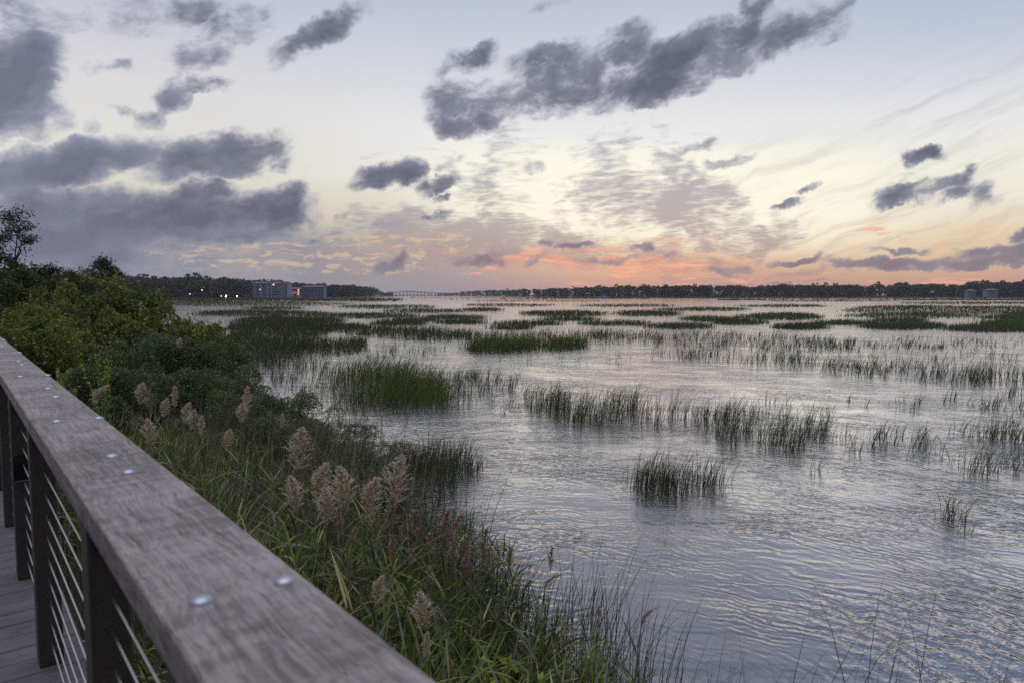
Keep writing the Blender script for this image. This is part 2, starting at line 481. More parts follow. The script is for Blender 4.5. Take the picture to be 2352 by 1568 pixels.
def land_z(x, y):
    a = x * ND[0] + y * ND[1]; t = x * DD[0] + y * DD[1]
    q = shore_a(t) - a + (fbm(x * .6, y * .6, 3) - .5) * .8
    near = np.clip(q * .14, -.6, .75) + np.clip((q - 9) * .02, 0, .6)
    f = far_y(x / np.maximum(y, 1e-3)); d = np.where(y > 60, y - f, -1e3)
    far = np.clip(d * .03, -.6, 2.6)
    return np.maximum(near, np.where(y > 60, far, -.6))


def build_ground():
    na, nr = 360, 150
    ang = np.linspace(0, 2 * math.pi, na, endpoint=False)
    rad = np.concatenate([[.02], np.geomspace(.6, 9000, nr - 1)])
    X = rad[:, None] * np.sin(ang); Y = rad[:, None] * np.cos(ang)
    Z = land_z(X, Y)
    V = np.stack([X, Y, Z], -1).reshape(-1, 3)
    i = np.arange(nr - 1)[:, None] * na; j = np.arange(na)[None]; k = (j + 1) % na
    F = np.stack([i + j, i + na + j, i + na + k, i + k], -1).reshape(-1, 4)
    m, t, b, o = material('mud_and_leaf_litter')
    tc = t.new('ShaderNodeTexCoord').outputs['Object']
    n1 = t.noise(tc, .9, 6, .65); n2 = t.noise(tc, 14, 4, .6)
    c = t.mix(n1, (.022, .020, .014, 1), (.05, .048, .03, 1))
    c = t.mix(t.m('MULTIPLY', n2, .5), c, (.03, .04, .018, 1))
    t.put(b.inputs['Base Color'], c); b.inputs['Roughness'].default_value = .9
    o = obj('ground', np_mesh('ground', V, F[:, ::-1], m, smooth=True))
    return tag(o, 'muddy bank and low shore around the marsh', 'ground', kind='structure')


build_ground()


def build_water():
    m, t, b, o = material('tidal_water')
    pos = t.new('ShaderNodeTexCoord').outputs['Object']
    px, py, pz = t.sep(pos)
    warp = t.v('SCALE', t.v('SUBTRACT', t.noise(pos, .45, 3, .5, color=True, dim='2D'), (.5, .5, .5)), scale=1.1)
    pw = t.v('ADD', pos, warp)
    # long ripples running out in bent rings from the reeds
    ring = t.v('LENGTH', t.v('SUBTRACT', pw, (.3, 3.2, 0)))
    ph = t.m('ADD', t.m('MULTIPLY', ring, 2 * math.pi / .17), t.m('MULTIPLY', t.noise(pos, 2.1, 4, .6, dim='2D'), 15.0))
    w1 = t.m('SINE', ph)
    ring2 = t.v('LENGTH', t.v('SUBTRACT', pw, (-2.5, -1.5, 0)))
    w2 = t.m('MULTIPLY', t.m('SINE', t.m('ADD', t.m('MULTIPLY', ring2, 2 * math.pi / .105), t.m('MULTIPLY', t.noise(pos, 3.1, 3, .6, dim='2D'), 15.0))), t.sstep(t.noise(pos, .5, 2, .5, dim='2D'), .34, .6))
    gust = t.noise(pos, .35, 3, .6, dim='2D')
    a1 = t.m('DIVIDE', t.sstep(gust, .36, .64, .12, 1.15), t.m('MULTIPLY_ADD', ring, .055, .6))
    # short cross chop and fine wrinkles
    chop = t.noise(t.mapping(pw, rot=(0, 0, R(-52)), scale=(1, .34, 1), typ='TEXTURE'), 6.5, 4, .6, dim='2D')
    fine = t.noise(t.mapping(pos, rot=(0, 0, R(10)), scale=(1, .55, 1), typ='TEXTURE'), 15, 2, .5, dim='2D')
    swell = t.noise(t.mapping(pos, rot=(0, 0, R(-4)), scale=(1, .3, 1), typ='TEXTURE'), .55, 3, .5, dim='2D')
    h = t.m('MULTIPLY', t.m('MULTIPLY', w1, a1), .0036)
    h = t.m('MULTIPLY_ADD', chop, t.sstep(ring, 7, 30, .0030, .0075), h)      # the open water is rougher than the lee of the bank
    h = t.m('MULTIPLY_ADD', w2, .0019, h)
    h = t.m('MULTIPLY_ADD', fine, .0009, h)
    h = t.m('MULTIPLY_ADD', swell, .022, h)
    bp = t.new('ShaderNodeBump'); bp.inputs['Strength'].default_value = 1.0; bp.inputs['Distance'].default_value = 1.0
    t.put(bp.inputs['Height'], h); t.t.links.new(bp.outputs[0], b.inputs['Normal'])
    t.put(b.inputs['Base Color'], t.mix(t.noise(pos, .2, 3, .6, dim='2D'), (.018, .02, .027, 1), (.03, .031, .038, 1)))
    b.inputs['Roughness'].default_value = .05; b.inputs['IOR'].default_value = 1.5
    gl = t.new('ShaderNodeBsdfGlossy'); gl.inputs['Color'].default_value = (.98, .98, 1, 1); gl.inputs['Roughness'].default_value = .06
    t.t.links.new(bp.outputs[0], gl.inputs['Normal'])
    mx = t.new('ShaderNodeMixShader'); fr = t.new('ShaderNodeFresnel'); fr.inputs['IOR'].default_value = 2.7; t.t.links.new(bp.outputs[0], fr.inputs['Normal']); t.put(mx.inputs[0], t.m('MULTIPLY', t.m('POWER', fr.outputs[0], 2.0), 4.0, clamp=True))
    t.t.links.new(b.outputs[0], mx.inputs[1]); t.t.links.new(gl.outputs[0], mx.inputs[2]); t.t.links.new(mx.outputs[0], o.inputs[0])
    L = 9000
    me = np_mesh('water', [(-L, -L, 0), (L, -L, 0), (L, L, 0), (-L, L, 0)], [(0, 1, 2, 3)], m)
    return tag(obj('water', me), 'grey violet tidal water rippled by the wind', 'water', kind='structure')


build_water()
# ================================================================ boardwalk and its railing (local X = away from the walk, local Y = along it)
DECK = 1.45; RAIL = EYE - .48


def wood(name, c1, c2, c3, rough=.62, grain=(26, 1.6, 26), patch=2.6, bump=.0012):
    m, t, b, o = material(name)
    tc = t.new('ShaderNodeTexCoord').outputs['Object']
    warp = t.v('SCALE', t.v('SUBTRACT', t.noise(tc, 3.0, 3, .6, color=True), (.5, .5, .5)), scale=.05)
    p = t.v('ADD', tc, warp)
    g = t.noise(t.mapping(p, scale=grain), 3.2, 7, .75)
    g2 = t.noise(t.mapping(p, scale=(grain[0] * 2.5, grain[1] * 2, grain[2] * 2.5)), 5, 4, .65)
    saw = t.noise(t.mapping(p, scale=(2.2, 11, 2)), patch, 5, .6)      # saw marks across the board
    blot = t.noise(tc, patch * 1.7, 4, .6)
    f = t.m('ADD', t.m('MULTIPLY', g, .75), t.m('ADD', t.m('MULTIPLY', saw, .25), t.m('MULTIPLY', blot, .4)))
    c = t.mix(t.sstep(f, .52, .86), c1, c2)
    c = t.mix(t.m('MULTIPLY', t.sstep(g2, .53, .68), .6), c, c3)
    crack = t.noise(t.mapping(p, scale=(grain[0] * 2.2, grain[1] * .5, grain[2] * 2.2)), 2.2, 3, .6)
    c = t.mix(t.m('MULTIPLY', t.sstep(crack, .62, .68), .75), c, c3)
    t.put(b.inputs['Base Color'], c)
    t.put(b.inputs['Roughness'], t.sstep(g, .3, .7, rough - .1, rough + .15))
    bp = t.new('ShaderNodeBump'); bp.inputs['Distance'].default_value = bump; bp.inputs['Strength'].default_value = .8
    t.put(bp.inputs['Height'], t.m('ADD', g, t.m('MULTIPLY', g2, .6))); t.t.links.new(bp.outputs[0], b.inputs['Normal'])
    return m


M_cap = wood('weathered_cap_wood', (.06, .047, .048, 1), (.27, .226, .228, 1), (.03, .022, .021, 1))
M_post = wood('dark_stained_wood', (.017, .011, .0095, 1), (.048, .033, .028, 1), (.011, .007, .006, 1), rough=.6)
M_deck = wood('grey_deck_wood', (.042, .037, .043, 1), (.105, .095, .108, 1), (.025, .021, .024, 1), grain=(1.6, 26, 26))
M_steel = simple('stainless_cable', (.62, .62, .64), .28, 1.0, .06, 20)
M_bolt = simple('galvanised_bolt', (.34, .35, .40), .5, 1.0, .1, 40)
M_black = simple('black_lamp_housing', (.006, .006, .007), .8, 0, .2, 8, .1)

# deck boards lie across the walk
g = []
y = -4.0; k = 0
dr = random.Random(5)
while y < 34:
    g.append((-2.3, .40, y, y + .137, DECK - .035 - dr.random() * .003, DECK - dr.random() * .003)); y += .144
me = bevel_boxes('boardwalk', g, M_deck, .004, 1)
bw = tag(obj('boardwalk', me), 'boardwalk of grey cross planks beside the railing', 'boardwalk', kind='structure')
bw.rotation_euler = (0, 0, TH)
sub = obj('joists', bevel_boxes('joists', [(x, x + .05, -4, 34, DECK - .26, DECK - .04) for x in (-2.25, -1.2, -.2, .36)] +
                                [(x, x + .2, yy, yy + .2, -.6, DECK - .05) for x in (-2.0, .12) for yy in range(-3, 34, 3)], M_post, 0), bw)

rail = tag(empty('boardwalk_railing', (0, 0, DECK), TH), 'weathered timber railing with dark posts and thin steel cables along the boardwalk', 'railing')


def part(name, me, parent=rail):
    o = obj(name, me, parent)
    return o


def in_rail(x0, x1, y0, y1, z0, z1): return (x0, x1, y0, y1, z0 - DECK, z1 - DECK)


cap = part('cap_rail', bevel_boxes('cap_rail', [in_rail(.224, .452, -3.0, 26, RAIL - .066, RAIL)], M_cap, .009, 3))
# a dark under-rail set back beneath the cap
part('under_rail', bevel_boxes('under_rail', [in_rail(.262, .30, -3.0, 26, RAIL - .135, RAIL - .068)], M_post, .004, 1))
post_y = [-2.3, -1.2, -.1, 1.04, 1.91, 3.42, 4.56, 5.66, 6.78, 7.9, 9.0, 10.1, 11.2, 12.4, 13.5, 14.7, 15.9, 17.1, 18.3, 19.5, 20.7, 22, 23.2, 24.4]
pm = bevel_boxes('post', [(.228, .316, -.054, .054, 0.0, RAIL - .067 - DECK)], M_post, .007, 2)
for i, yy in enumerate(post_y):
    o = part('post', pm if i == 0 else pm); o.location = (0, yy, 0)
for k in range(10):
    z = 1.555 + k * .0905 - DECK
    gg = Geo(); gg.tube([(.272, -3, z), (.272, 8, z + .001), (.272, 26, z)], .0028, 6)
    part('cable', gg.mesh('cable', M_steel, True))


def bolt_mesh():
    bm = bmesh.new()
    prof = [(0, .0098), (.006, .0094), (.0115, .0080), (.0155, .0054), (.0178, .0022), (.0183, -.001)]
    vs = []
    for r_, z_ in prof:
        vs.append([bm.verts.new((0, 0, z_))] if r_ == 0 else [bm.verts.new((r_ * math.cos(a * math.pi / 10), r_ * math.sin(a * math.pi / 10), z_)) for a in range(20)])
    for a in range(20):
        bm.faces.new((vs[0][0], vs[1][a], vs[1][(a + 1) % 20]))
    for q in range(1, len(vs) - 1):
        for a in range(20):
            bm.faces.new((vs[q][a], vs[q + 1][a], vs[q + 1][(a + 1) % 20], vs[q][(a + 1) % 20]))
    for f in bm.faces: f.smooth = True
    me = bpy.data.meshes.new('bolt'); bm.to_mesh(me); bm.free(); me.materials.append(M_bolt)
    return me


bmh = bolt_mesh()
bolts = [(.287, 1.115), (.416, 1.105), (.358, 2.07), (.357, 2.31), (.298, 3.08), (.434, 3.06), (.372, 3.83), (.376, 4.2), (.440, 4.92), (.308, 4.93), (.372, 5.75), (.375, 6.1), (.30, 7.0), (.44, 7.0),
         (.37, 7.9), (.37, 8.3), (.30, 9.1), (.44, 9.1), (.287, -.9), (.416, -.9), (.358, .1), (.358, -.12)]
for (x, yy) in bolts:
    o = obj('bolt', bmh, cap); o.location = (x, yy, RAIL - DECK)

# black hooded step light screwed to the far side of the walk's second post
bm = bmesh.new()
pts = [(-.016, .0), (-.05, -.035), (-.066, -.105), (-.066, -.125), (.0, -.125), (.0, .0)]     # side profile y,z
lft = [bm.verts.new((-.042 + .012 * (q[1] > -.02), q[0], q[1])) for q in pts]; rgt = [bm.verts.new((.042 - .012 * (q[1] > -.02), q[0], q[1])) for q in pts]
bm.faces.new(lft); bm.faces.new(rgt[::-1])
for i in range(len(pts)):
    j = (i + 1) % len(pts); bm.faces.new((lft[i], rgt[i], rgt[j], lft[j]))
bmesh.ops.recalc_face_normals(bm, faces=bm.faces)
bmesh.ops.bevel(bm, geom=list(bm.edges), offset=.004, segments=2, affect='EDGES')
me = bpy.data.meshes.new('lamp_hood'); bm.to_mesh(me); bm.free(); me.materials.append(M_black)
lp = tag(empty('step_light', (0, 0, 0)), 'small black hooded step light fixed to a railing post, unlit', 'lamp')
q = rail_xy(.272, 4.56 - .056)[0]
lp.location = (q[0], q[1], 2.14); lp.rotation_euler = (0, 0, TH)
obj('lamp_hood', me, lp)
gg = Geo(); gg.box(-.03, .03, -.052, -.01, -.132, -.127)
obj('lens', gg.mesh('lens', simple('frosted_lens', (.4, .4, .38), .4)), lp)
# ================================================================ marsh grass
M_cord = leafy('cordgrass', [(0, (.018, .027, .008)), (.45, (.046, .066, .016)), (.8, (.09, .118, .028)), (1, (.17, .145, .06))], trans=.25, rough=.5)
M_clump = leafy('bright_cordgrass', [(0, (.022, .036, .009)), (.4, (.06, .095, .018)), (.8, (.12, .165, .03)), (1, (.2, .19, .06))], trans=.3, rough=.5)
M_cordfar = leafy('cordgrass_distant', [(0, (.034, .046, .015)), (.5, (.07, .088, .026)), (1, (.12, .125, .045))], trans=.2, rough=.6)


def in_poly(pts, poly):
    x, y = pts[:, 0], pts[:, 1]; c = np.zeros(len(pts), bool); n = len(poly)
    for i in range(n):
        x1, y1 = poly[i]; x2, y2 = poly[(i + 1) % n]
        k = ((y1 > y) != (y2 > y)) & (x < (x2 - x1) * (y - y1) / (y2 - y1 + 1e-12) + x1)
        c ^= k
    return c


def scatter(px_poly, n, clump=0.0, cs=1.0, thr=.5):
    """n points spread evenly over a patch of the water; clump>0 leaves gaps"""
    poly = np.array([ground(*q)[:2] for q in px_poly])
    lo, hi = poly.min(0), poly.max(0); out = []; got = 0; tries = 0
    while got < n and tries < 60:
        p = lo + (hi - lo) * rng.random((n * 3, 2)); p = p[in_poly(p, poly)]
        if clump:
            f = fbm(p[:, 0] / cs, p[:, 1] / cs, 3); keep = rng.random(len(p)) < np.clip((f - thr) * 6 + .5, 1 - clump, 1)
            p = p[keep]
        out.append(p); got += len(p); tries += 1
    return np.concatenate(out)[:n]


def blades(g, p, h, lean=.35, wid=None, tint=None, z0=-.05, S=4, wind=(1.25, -.25)):
    """upright grass blades: one tapering ribbon each, bent by the wind and at random"""
    N = len(p)
    d = np.linalg.norm(p, axis=1)
    h = h * (.5 + .6 * rng.random(N)) * (.72 + .56 * fbm(p[:, 0] * 1.1 + 9, p[:, 1] * .8, 3))
    la = rng.random(N) * 2 * math.pi
    l = lean * (.2 + rng.random(N)) ** 1.5
    dirn = np.stack([np.cos(la), np.sin(la)], 1) * l[:, None] + np.array(wind)[None] * (lean * .45) * (.5 + rng.random(N))[:, None]
    u = np.linspace(0, 1, S)
    P = np.zeros((N, S, 3))
    P[:, :, 0] = p[:, 0:1] + dirn[:, 0:1] * h[:, None] * (u ** 2)[None] + (dirn[:, 0:1] * .25 * h[:, None]) * u[None]
    P[:, :, 1] = p[:, 1:2] + dirn[:, 1:2] * h[:, None] * (u ** 2)[None] + (dirn[:, 1:2] * .25 * h[:, None]) * u[None]
    P[:, :, 2] = z0 + (h[:, None] - z0) * (u[None] - .18 * (np.linalg.norm(dirn, axis=1)[:, None]) * u[None] ** 2)
    w = np.maximum(.0042, .00027 * d) * (.7 + .6 * rng.random(N)) if wid is None else wid * (.7 + .6 * rng.random(N))
    wa = rng.random(N) * math.pi
    Wd = np.stack([np.cos(wa), np.sin(wa), np.zeros(N)], 1)
    prof = np.clip(1 - u ** 2.2, .06, 1)
    W = Wd[:, None] * (w[:, None] * prof[None])[:, :, None]
    g.strips(P, W, np.clip((rng.random(N) ** 1.3 if tint is None else tint + .25 * (rng.random(N) - .5)), 0, 1))


def grass_obj(name, specs, mat, label, cat='marsh grass', group=None, kind=None, home=None, soft=.006, tuft=1):
    g = Geo()
    for (poly, n, h, lean, clump, cs) in specs:
        p = scatter(poly, max(4, n // tuft), clump, cs)
        if tuft > 1:                               # blades rise in tussocks of a few
            p = np.repeat(p, rng.integers(1, 2 * tuft, len(p)), 0); p = p + rng.normal(size=p.shape) * .0034 * np.linalg.norm(p, axis=1)[:, None]
        p = p + (0 if tuft > 1 else 1) * rng.normal(size=p.shape) * soft * np.linalg.norm(p, axis=1)[:, None]
        blades(g, p, h, lean)
    me = g.mesh(name, mat)
    o = obj(name, me)
    if home is not None:                       # a clump is a thing: put its origin at its own foot
        c = ground(*home); o.location = (c[0], c[1], 0); me.transform(Matrix.Translation((-c[0], -c[1], 0)))
    return tag(o, label, cat, group, kind)


# clumps that stand by themselves
grass_obj('cordgrass_clump', [
    ([(742, 872), (800, 852), (900, 846), (985, 870), (1005, 890), (1000, 906), (880, 908), (790, 902)], 1500, .92, .42, .35, .9),
    ([(868, 905), (940, 890), (1005, 890), (1042, 922), (1042, 940), (960, 946), (880, 940)], 1500, .95, .42, .35, .9),
    ([(765, 902), (880, 905), (880, 942), (800, 945), (775, 925)], 520, .6, .4, .8, .5), ([(720, 860), (900, 840), (1060, 880), (1070, 945), (900, 955), (760, 945)], 420, .6, .45, .6, .6)], M_clump,
    'largest dense green cordgrass clump standing in open water right of the dark bushes', 'grass clump', home=(900, 905), soft=.016)
grass_obj('cordgrass_clump', [([(1435, 1112), (1500, 1090), (1600, 1092), (1668, 1106), (1662, 1122), (1600, 1140), (1500, 1146), (1450, 1132)], 330, .6, .3, .8, .25),
                              ([(1462, 1105), (1560, 1098), (1600, 1110), (1570, 1140), (1490, 1142)], 200, .64, .3, .5, .3)], M_cord,
          'small isolated dark cordgrass clump in the middle of the rippled open water', 'grass clump', home=(1550, 1120))
grass_obj('cordgrass_tuft', [([(2158, 1186), (2190, 1180), (2205, 1196), (2180, 1206)], 46, .52, .6, 0, 1), ([(2210, 1195), (2225, 1195), (2225, 1225), (2200, 1222)], 10, .3, .6, 0, 1)], M_cord,
          'tiny leaning tuft of cordgrass alone in the water near the right edge', 'grass tuft', home=(2180, 1196))
grass_obj('cordgrass_tuft', [([(1866, 1078), (1886, 1075), (1888, 1090), (1868, 1092)], 14, .45, .5, 0, 1)], M_cord,
          'thin sprig of a few cordgrass blades between the isolated clump and the long grass band', 'grass tuft', home=(1877, 1085))
grass_obj('cordgrass_clump', [([(865, 1070), (930, 1050), (1030, 1048), (1080, 1062), (1085, 1080), (1050, 1105), (960, 1110), (880, 1095)], 1150, .62, .36, .35, .5),
                              ([(1080, 1062), (1112, 1072), (1085, 1096), (1060, 1100)], 60, .42, .45, 0, .5),
                              ([(960, 1110), (1040, 1105), (1060, 1150), (1000, 1165), (960, 1150)], 170, .5, .4, .6, .4)], M_cord,
          'ragged cordgrass clump at the bank behind the tan reed plumes', 'grass clump', home=(980, 1080))
grass_obj('cordgrass_island', [([(1060, 800), (1120, 790), (1230, 787), (1236, 803), (1180, 810), (1085, 810)], 2000, .78, .3, 0, 1)], M_clump,
          'low dense cordgrass island left of two, beyond the largest clump', 'grass island', home=(1150, 800))
grass_obj('cordgrass_island', [([(1240, 796), (1290, 786), (1335, 790), (1340, 800), (1262, 806)], 1100, .7, .34, 0, 1)], M_clump,
          'short cordgrass island right of two, beyond the largest clump', 'grass island', home=(1290, 797), soft=.009)

# bands of grass nobody could count
near = [
    ([(1040, 862), (1200, 872), (1215, 905), (1050, 918)], 420, .58, .34, .85, .8),
    ([(1100, 925), (1200, 930), (1260, 958), (1160, 955)], 60, .42, .5, .9, .5),
    ([(1195, 905), (1340, 918), (1480, 925), (1600, 945), (1610, 985), (1500, 985), (1340, 982), (1225, 955)], 1150, .74, .34, .8, .6),
    ([(1240, 930), (1330, 935), (1420, 960), (1400, 985), (1300, 985)], 300, .7, .34, .4, .7),
    ([(1555, 960), (1700, 945), (1860, 960), (1912, 985), (1905, 1012), (1810, 1042), (1690, 1032), (1600, 1000)], 950, .62, .36, .8, .6),
    ([(1640, 990), (1720, 985), (1740, 1030), (1660, 1028)], 160, .6, .36, .3, .6),
    ([(1890, 985), (2130, 1000), (2140, 1055), (1960, 1048)], 230, .5, .42, .9, .5),
    ([(2110, 1015), (2352, 990), (2420, 1040), (2420, 1105), (2290, 1105), (2190, 1085)], 460, .5, .45, .85, .55),
    ([(2080, 930), (2352, 895), (2420, 900), (2420, 1000), (2160, 1000)], 330, .45, .45, .9, .7),
    ([(1600, 900), (2080, 920), (2090, 960), (1700, 950)], 120, .4, .5, .9, .6)]
grass_obj('marsh_grass', near, M_cord, 'scattered cordgrass blades standing in the nearer water', kind='stuff', tuft=5)
mid = [
    ([(525, 748), (640, 742), (770, 758), (700, 800), (560, 806), (535, 775)], 5161, .66, .3, .25, 3),
    ([(560, 792), (700, 788), (835, 784), (842, 806), (700, 824), (570, 838)], 3253, .6, .32, .5, 2),
    ([(590, 828), (760, 828), (745, 868), (620, 872), (580, 850)], 462, .6, .34, .8, 1.2),
    ([(640, 742), (780, 750), (960, 758), (1095, 768), (1105, 784), (980, 784), (850, 774), (740, 760)], 3814, .62, .3, .45, 3),
    ([(700, 800), (900, 790), (1060, 800), (1060, 822), (820, 822)], 277, .5, .36, .9, 1.5),
    ([(1090, 768), (1500, 766), (1520, 788), (1340, 793), (1100, 786)], 1518, .62, .3, .6, 2.4),
    ([(1480, 772), (1700, 766), (1960, 786), (1975, 806), (1700, 803), (1500, 796)], 1254, .58, .32, .6, 2.2),
    ([(1495, 806), (1640, 808), (1900, 828), (2110, 842), (2440, 862), (2440, 892), (2150, 884), (1900, 856), (1640, 832), (1520, 822)], 1848, .52, .34, .75, 1.4),
    ([(1500, 796), (2000, 790), (2440, 800), (2440, 860), (1900, 826)], 660, .42, .36, .9, 1.6),
    ([(1700, 790), (1980, 778), (2440, 775), (2440, 800), (1980, 806)], 660, .46, .36, .85, 2),
    ([(1080, 812), (1500, 800), (1520, 840), (1200, 850)], 105, .45, .4, .9, 1.5),
    ([(600, 870), (745, 868), (760, 905), (660, 900)], 171, .55, .36, .85, .8)]
grass_obj('marsh_grass', mid, M_cord, 'loose bands of cordgrass across the middle of the marsh', kind='stuff', tuft=3)

# grass islands out on the far water
isl = []


def island(x0, x1, y, hh, n, h=.55):
    m = (x0 + x1) / 2; w = (x1 - x0) / 2
    poly = [(m + w * math.cos(a) * (.86 + .22 * random.random()), y + hh * math.sin(a) * (.8 + .4 * random.random())) for a in np.linspace(0, 2 * math.pi, 15)[:-1]]
    isl.append((poly, int(n * 1.7), h, .3, .35, 6))


for q in [(1190, 1400, 722, 7, 1500), (1060, 1150, 713, 4, 500), (1640, 1760, 742, 5, 800), (1780, 1900, 753, 4, 900), (1690, 1890, 729, 7, 1600), (1410, 1560, 722, 6, 1100), (1560, 1700, 735, 5, 700),
          (1975, 2165, 752, 6, 1500), (2150, 2420, 757, 6, 1700), (2240, 2440, 744, 5, 1000), (1900, 2420, 714, 10, 3000), (2240, 2430, 731, 4, 800), (1930, 2250, 727, 5, 1000), (1500, 1730, 712, 4, 900),
          (1700, 1900, 704, 3, 700), (1060, 1280, 702, 3, 600), (1320, 1560, 703, 3, 700), (700, 960, 727, 6, 1400), (440, 760, 722, 7, 2000), (530, 780, 738, 7, 2400), (780, 1010, 706, 5, 1000),
          (340, 800, 699, 7, 2600), (330, 640, 690, 3, 1200), (640, 900, 691, 3, 900), (880, 1080, 716, 4, 700), (960, 1120, 731, 4, 700), (850, 980, 744, 4, 700), (1000, 1120, 742, 3, 500),
          (1130, 1290, 745, 3, 600), (1330, 1500, 745, 3, 600), (1240, 1380, 735, 3, 500), (560, 700, 709, 3, 500), (900, 1000, 737, 3, 400), (2000, 2130, 738, 3, 500), (1480, 1640, 752, 4, 700),
          (1860, 2010, 744, 3, 600), (2300, 2420, 722, 3, 400), (1120, 1230, 754, 3, 420), (700, 850, 752, 3, 500), (2050, 2440, 697, 3, 900), (1750, 2050, 692, 2, 600), (1080, 1400, 692, 1.3, 300)]:
    island(*q)
grass_obj('marsh_grass', isl, M_cordfar, 'dark flat islands of cordgrass scattered over the far water', kind='stuff')

# the last green strips before the far shore
g = Geo()
for (hx0, hx1, d0, d1, n) in [(-.60, -.16, 330, 560, 2600), (-.56, -.20, 470, 640, 1500), (.02, .30, 640, 800, 1300), (.22, .85, 600, 880, 4200), (-.15, .14, 700, 820, 500), (.3, .85, 380, 470, 1500), (-.10, .06, 470, 500, 300), (.06, .2, 560, 585, 350), (.14, .8, 870, 960, 2000)]:
    hx = hx0 + (hx1 - hx0) * rng.random(n); d = d0 + (d1 - d0) * rng.random(n)
    p = np.stack([hx * d, d], 1); f = fbm(p[:, 0] / 60, p[:, 1] / 14, 3)
    p = p[f > .47]
    blades(g, p, .95, .3, wid=.28)
    blades(g, p + rng.normal(size=p.shape) * .6, .8, .3, wid=.28)
tag(obj('marsh_grass', g.mesh('marsh_grass', M_cordfar)), 'thin green line of grass along the far shore', 'marsh grass', kind='stuff')
rng = np.random.default_rng(5)
# ================================================================ reeds, shrubs and near trees
M_reed = leafy('reed_leaf', [(0, (0.026, 0.042, 0.01)), (0.4, (0.066, 0.102, 0.018)), (0.68, (0.12, 0.165, 0.028)), (0.82, (0.2, 0.235, 0.045)), (0.9, (0.3, 0.25, 0.09)), (1, (0.4, 0.35, 0.22))], trans=.35, rough=.5, spec=.22)
M_bluereed = leafy('blue_green_reed_leaf', [(0, (0.033, 0.0605, 0.0347)), (0.6, (0.077, 0.121, 0.0743)), (1, (0.165, 0.209, 0.1386))], trans=.25, rough=.45, spec=.35)
M_stem = leafy('dry_reed_stem', [(0, (0.08, 0.068, 0.04)), (0.5, (0.17, 0.14, 0.095)), (1, (0.34, 0.28, 0.2))], trans=0, rough=.6)
M_plume = leafy('tan_plume', [(0, (0.28, 0.205, 0.145)), (0.5, (0.6, 0.475, 0.36)), (1, (0.86, 0.76, 0.63))], trans=.45, rough=.8, spec=.1)
M_plumedk = leafy('brown_plume', [(0, (0.12, 0.075, 0.052)), (0.5, (0.31, 0.21, 0.15)), (1, (0.52, 0.39, 0.3))], trans=.25, rough=.8, spec=.1)
M_bark = simple('grey_bark', (.07, .055, .045, 1), .85, 0, .4, 14)
M_iris = leafy('bright_blade', [(0, (.07, .13, .015)), (1, (.17, .26, .04))], trans=.35, rough=.4)
M_baccharis = leafy('dark_shrub_leaf', [(0, (0.026, 0.044, 0.016)), (0.5, (0.07, 0.112, 0.036)), (0.85, (0.125, 0.175, 0.055)), (1, (0.19, 0.21, 0.09))], trans=.2, rough=.5)
M_olive = leafy('olive_shrub_leaf', [(0, (0.034, 0.044, 0.012)), (0.4, (0.088, 0.116, 0.026)), (0.75, (0.16, 0.195, 0.036)), (0.93, (0.28, 0.275, 0.05)), (1, (0.34, 0.23, 0.06))], trans=.35, rough=.5)
M_thicket = leafy('thicket_leaf', [(0, (0.018, 0.026, 0.011)), (0.5, (0.055, 0.075, 0.02)), (0.85, (0.1, 0.125, 0.03)), (1, (0.15, 0.13, 0.05))], trans=.25, rough=.55)
M_dark = leafy('dark_tree_leaf', [(0, (0.0104, 0.0156, 0.0105)), (0.6, (0.0234, 0.0338, 0.0176)), (1, (0.0585, 0.065, 0.0293))], trans=.2, rough=.55)
M_lime = leafy('young_yellow_leaf', [(0, (.12, .17, .015)), (1, (.34, .40, .05))], trans=.4, rough=.45)


def leaf_ribbons(g, p0, az, el, L, wid, droop, tint, S=6, fold=.0):
    """long drooping blades from points p0"""
    N = len(p0); u = np.linspace(0, 1, S)
    dh = np.stack([np.cos(az), np.sin(az), np.zeros(N)], 1)
    e = el[:, None] - droop[:, None] * u[None]
    step = L[:, None] / (S - 1)
    inc = np.zeros((N, S, 3)); inc[:, 1:, :2] = dh[:, None, :2] * (np.cos(e[:, 1:]) * step)[:, :, None]; inc[:, 1:, 2] = np.sin(e[:, 1:]) * step
    P = p0[:, None] + np.cumsum(inc, 1)
    side = np.stack([-np.sin(az), np.cos(az), np.zeros(N)], 1)
    tw = (rng.random(N) - .5) * 1.6
    up = np.cross(dh, side)
    sd = side * np.cos(tw)[:, None] + up * np.sin(tw)[:, None]
    prof = np.clip(np.minimum(1, .45 + 3 * u) * (1 - u ** 1.9), .04, 1)
    Wd = sd[:, None] * (wid[:, None] * prof[None])[:, :, None]
    g.strips(P, Wd, tint)


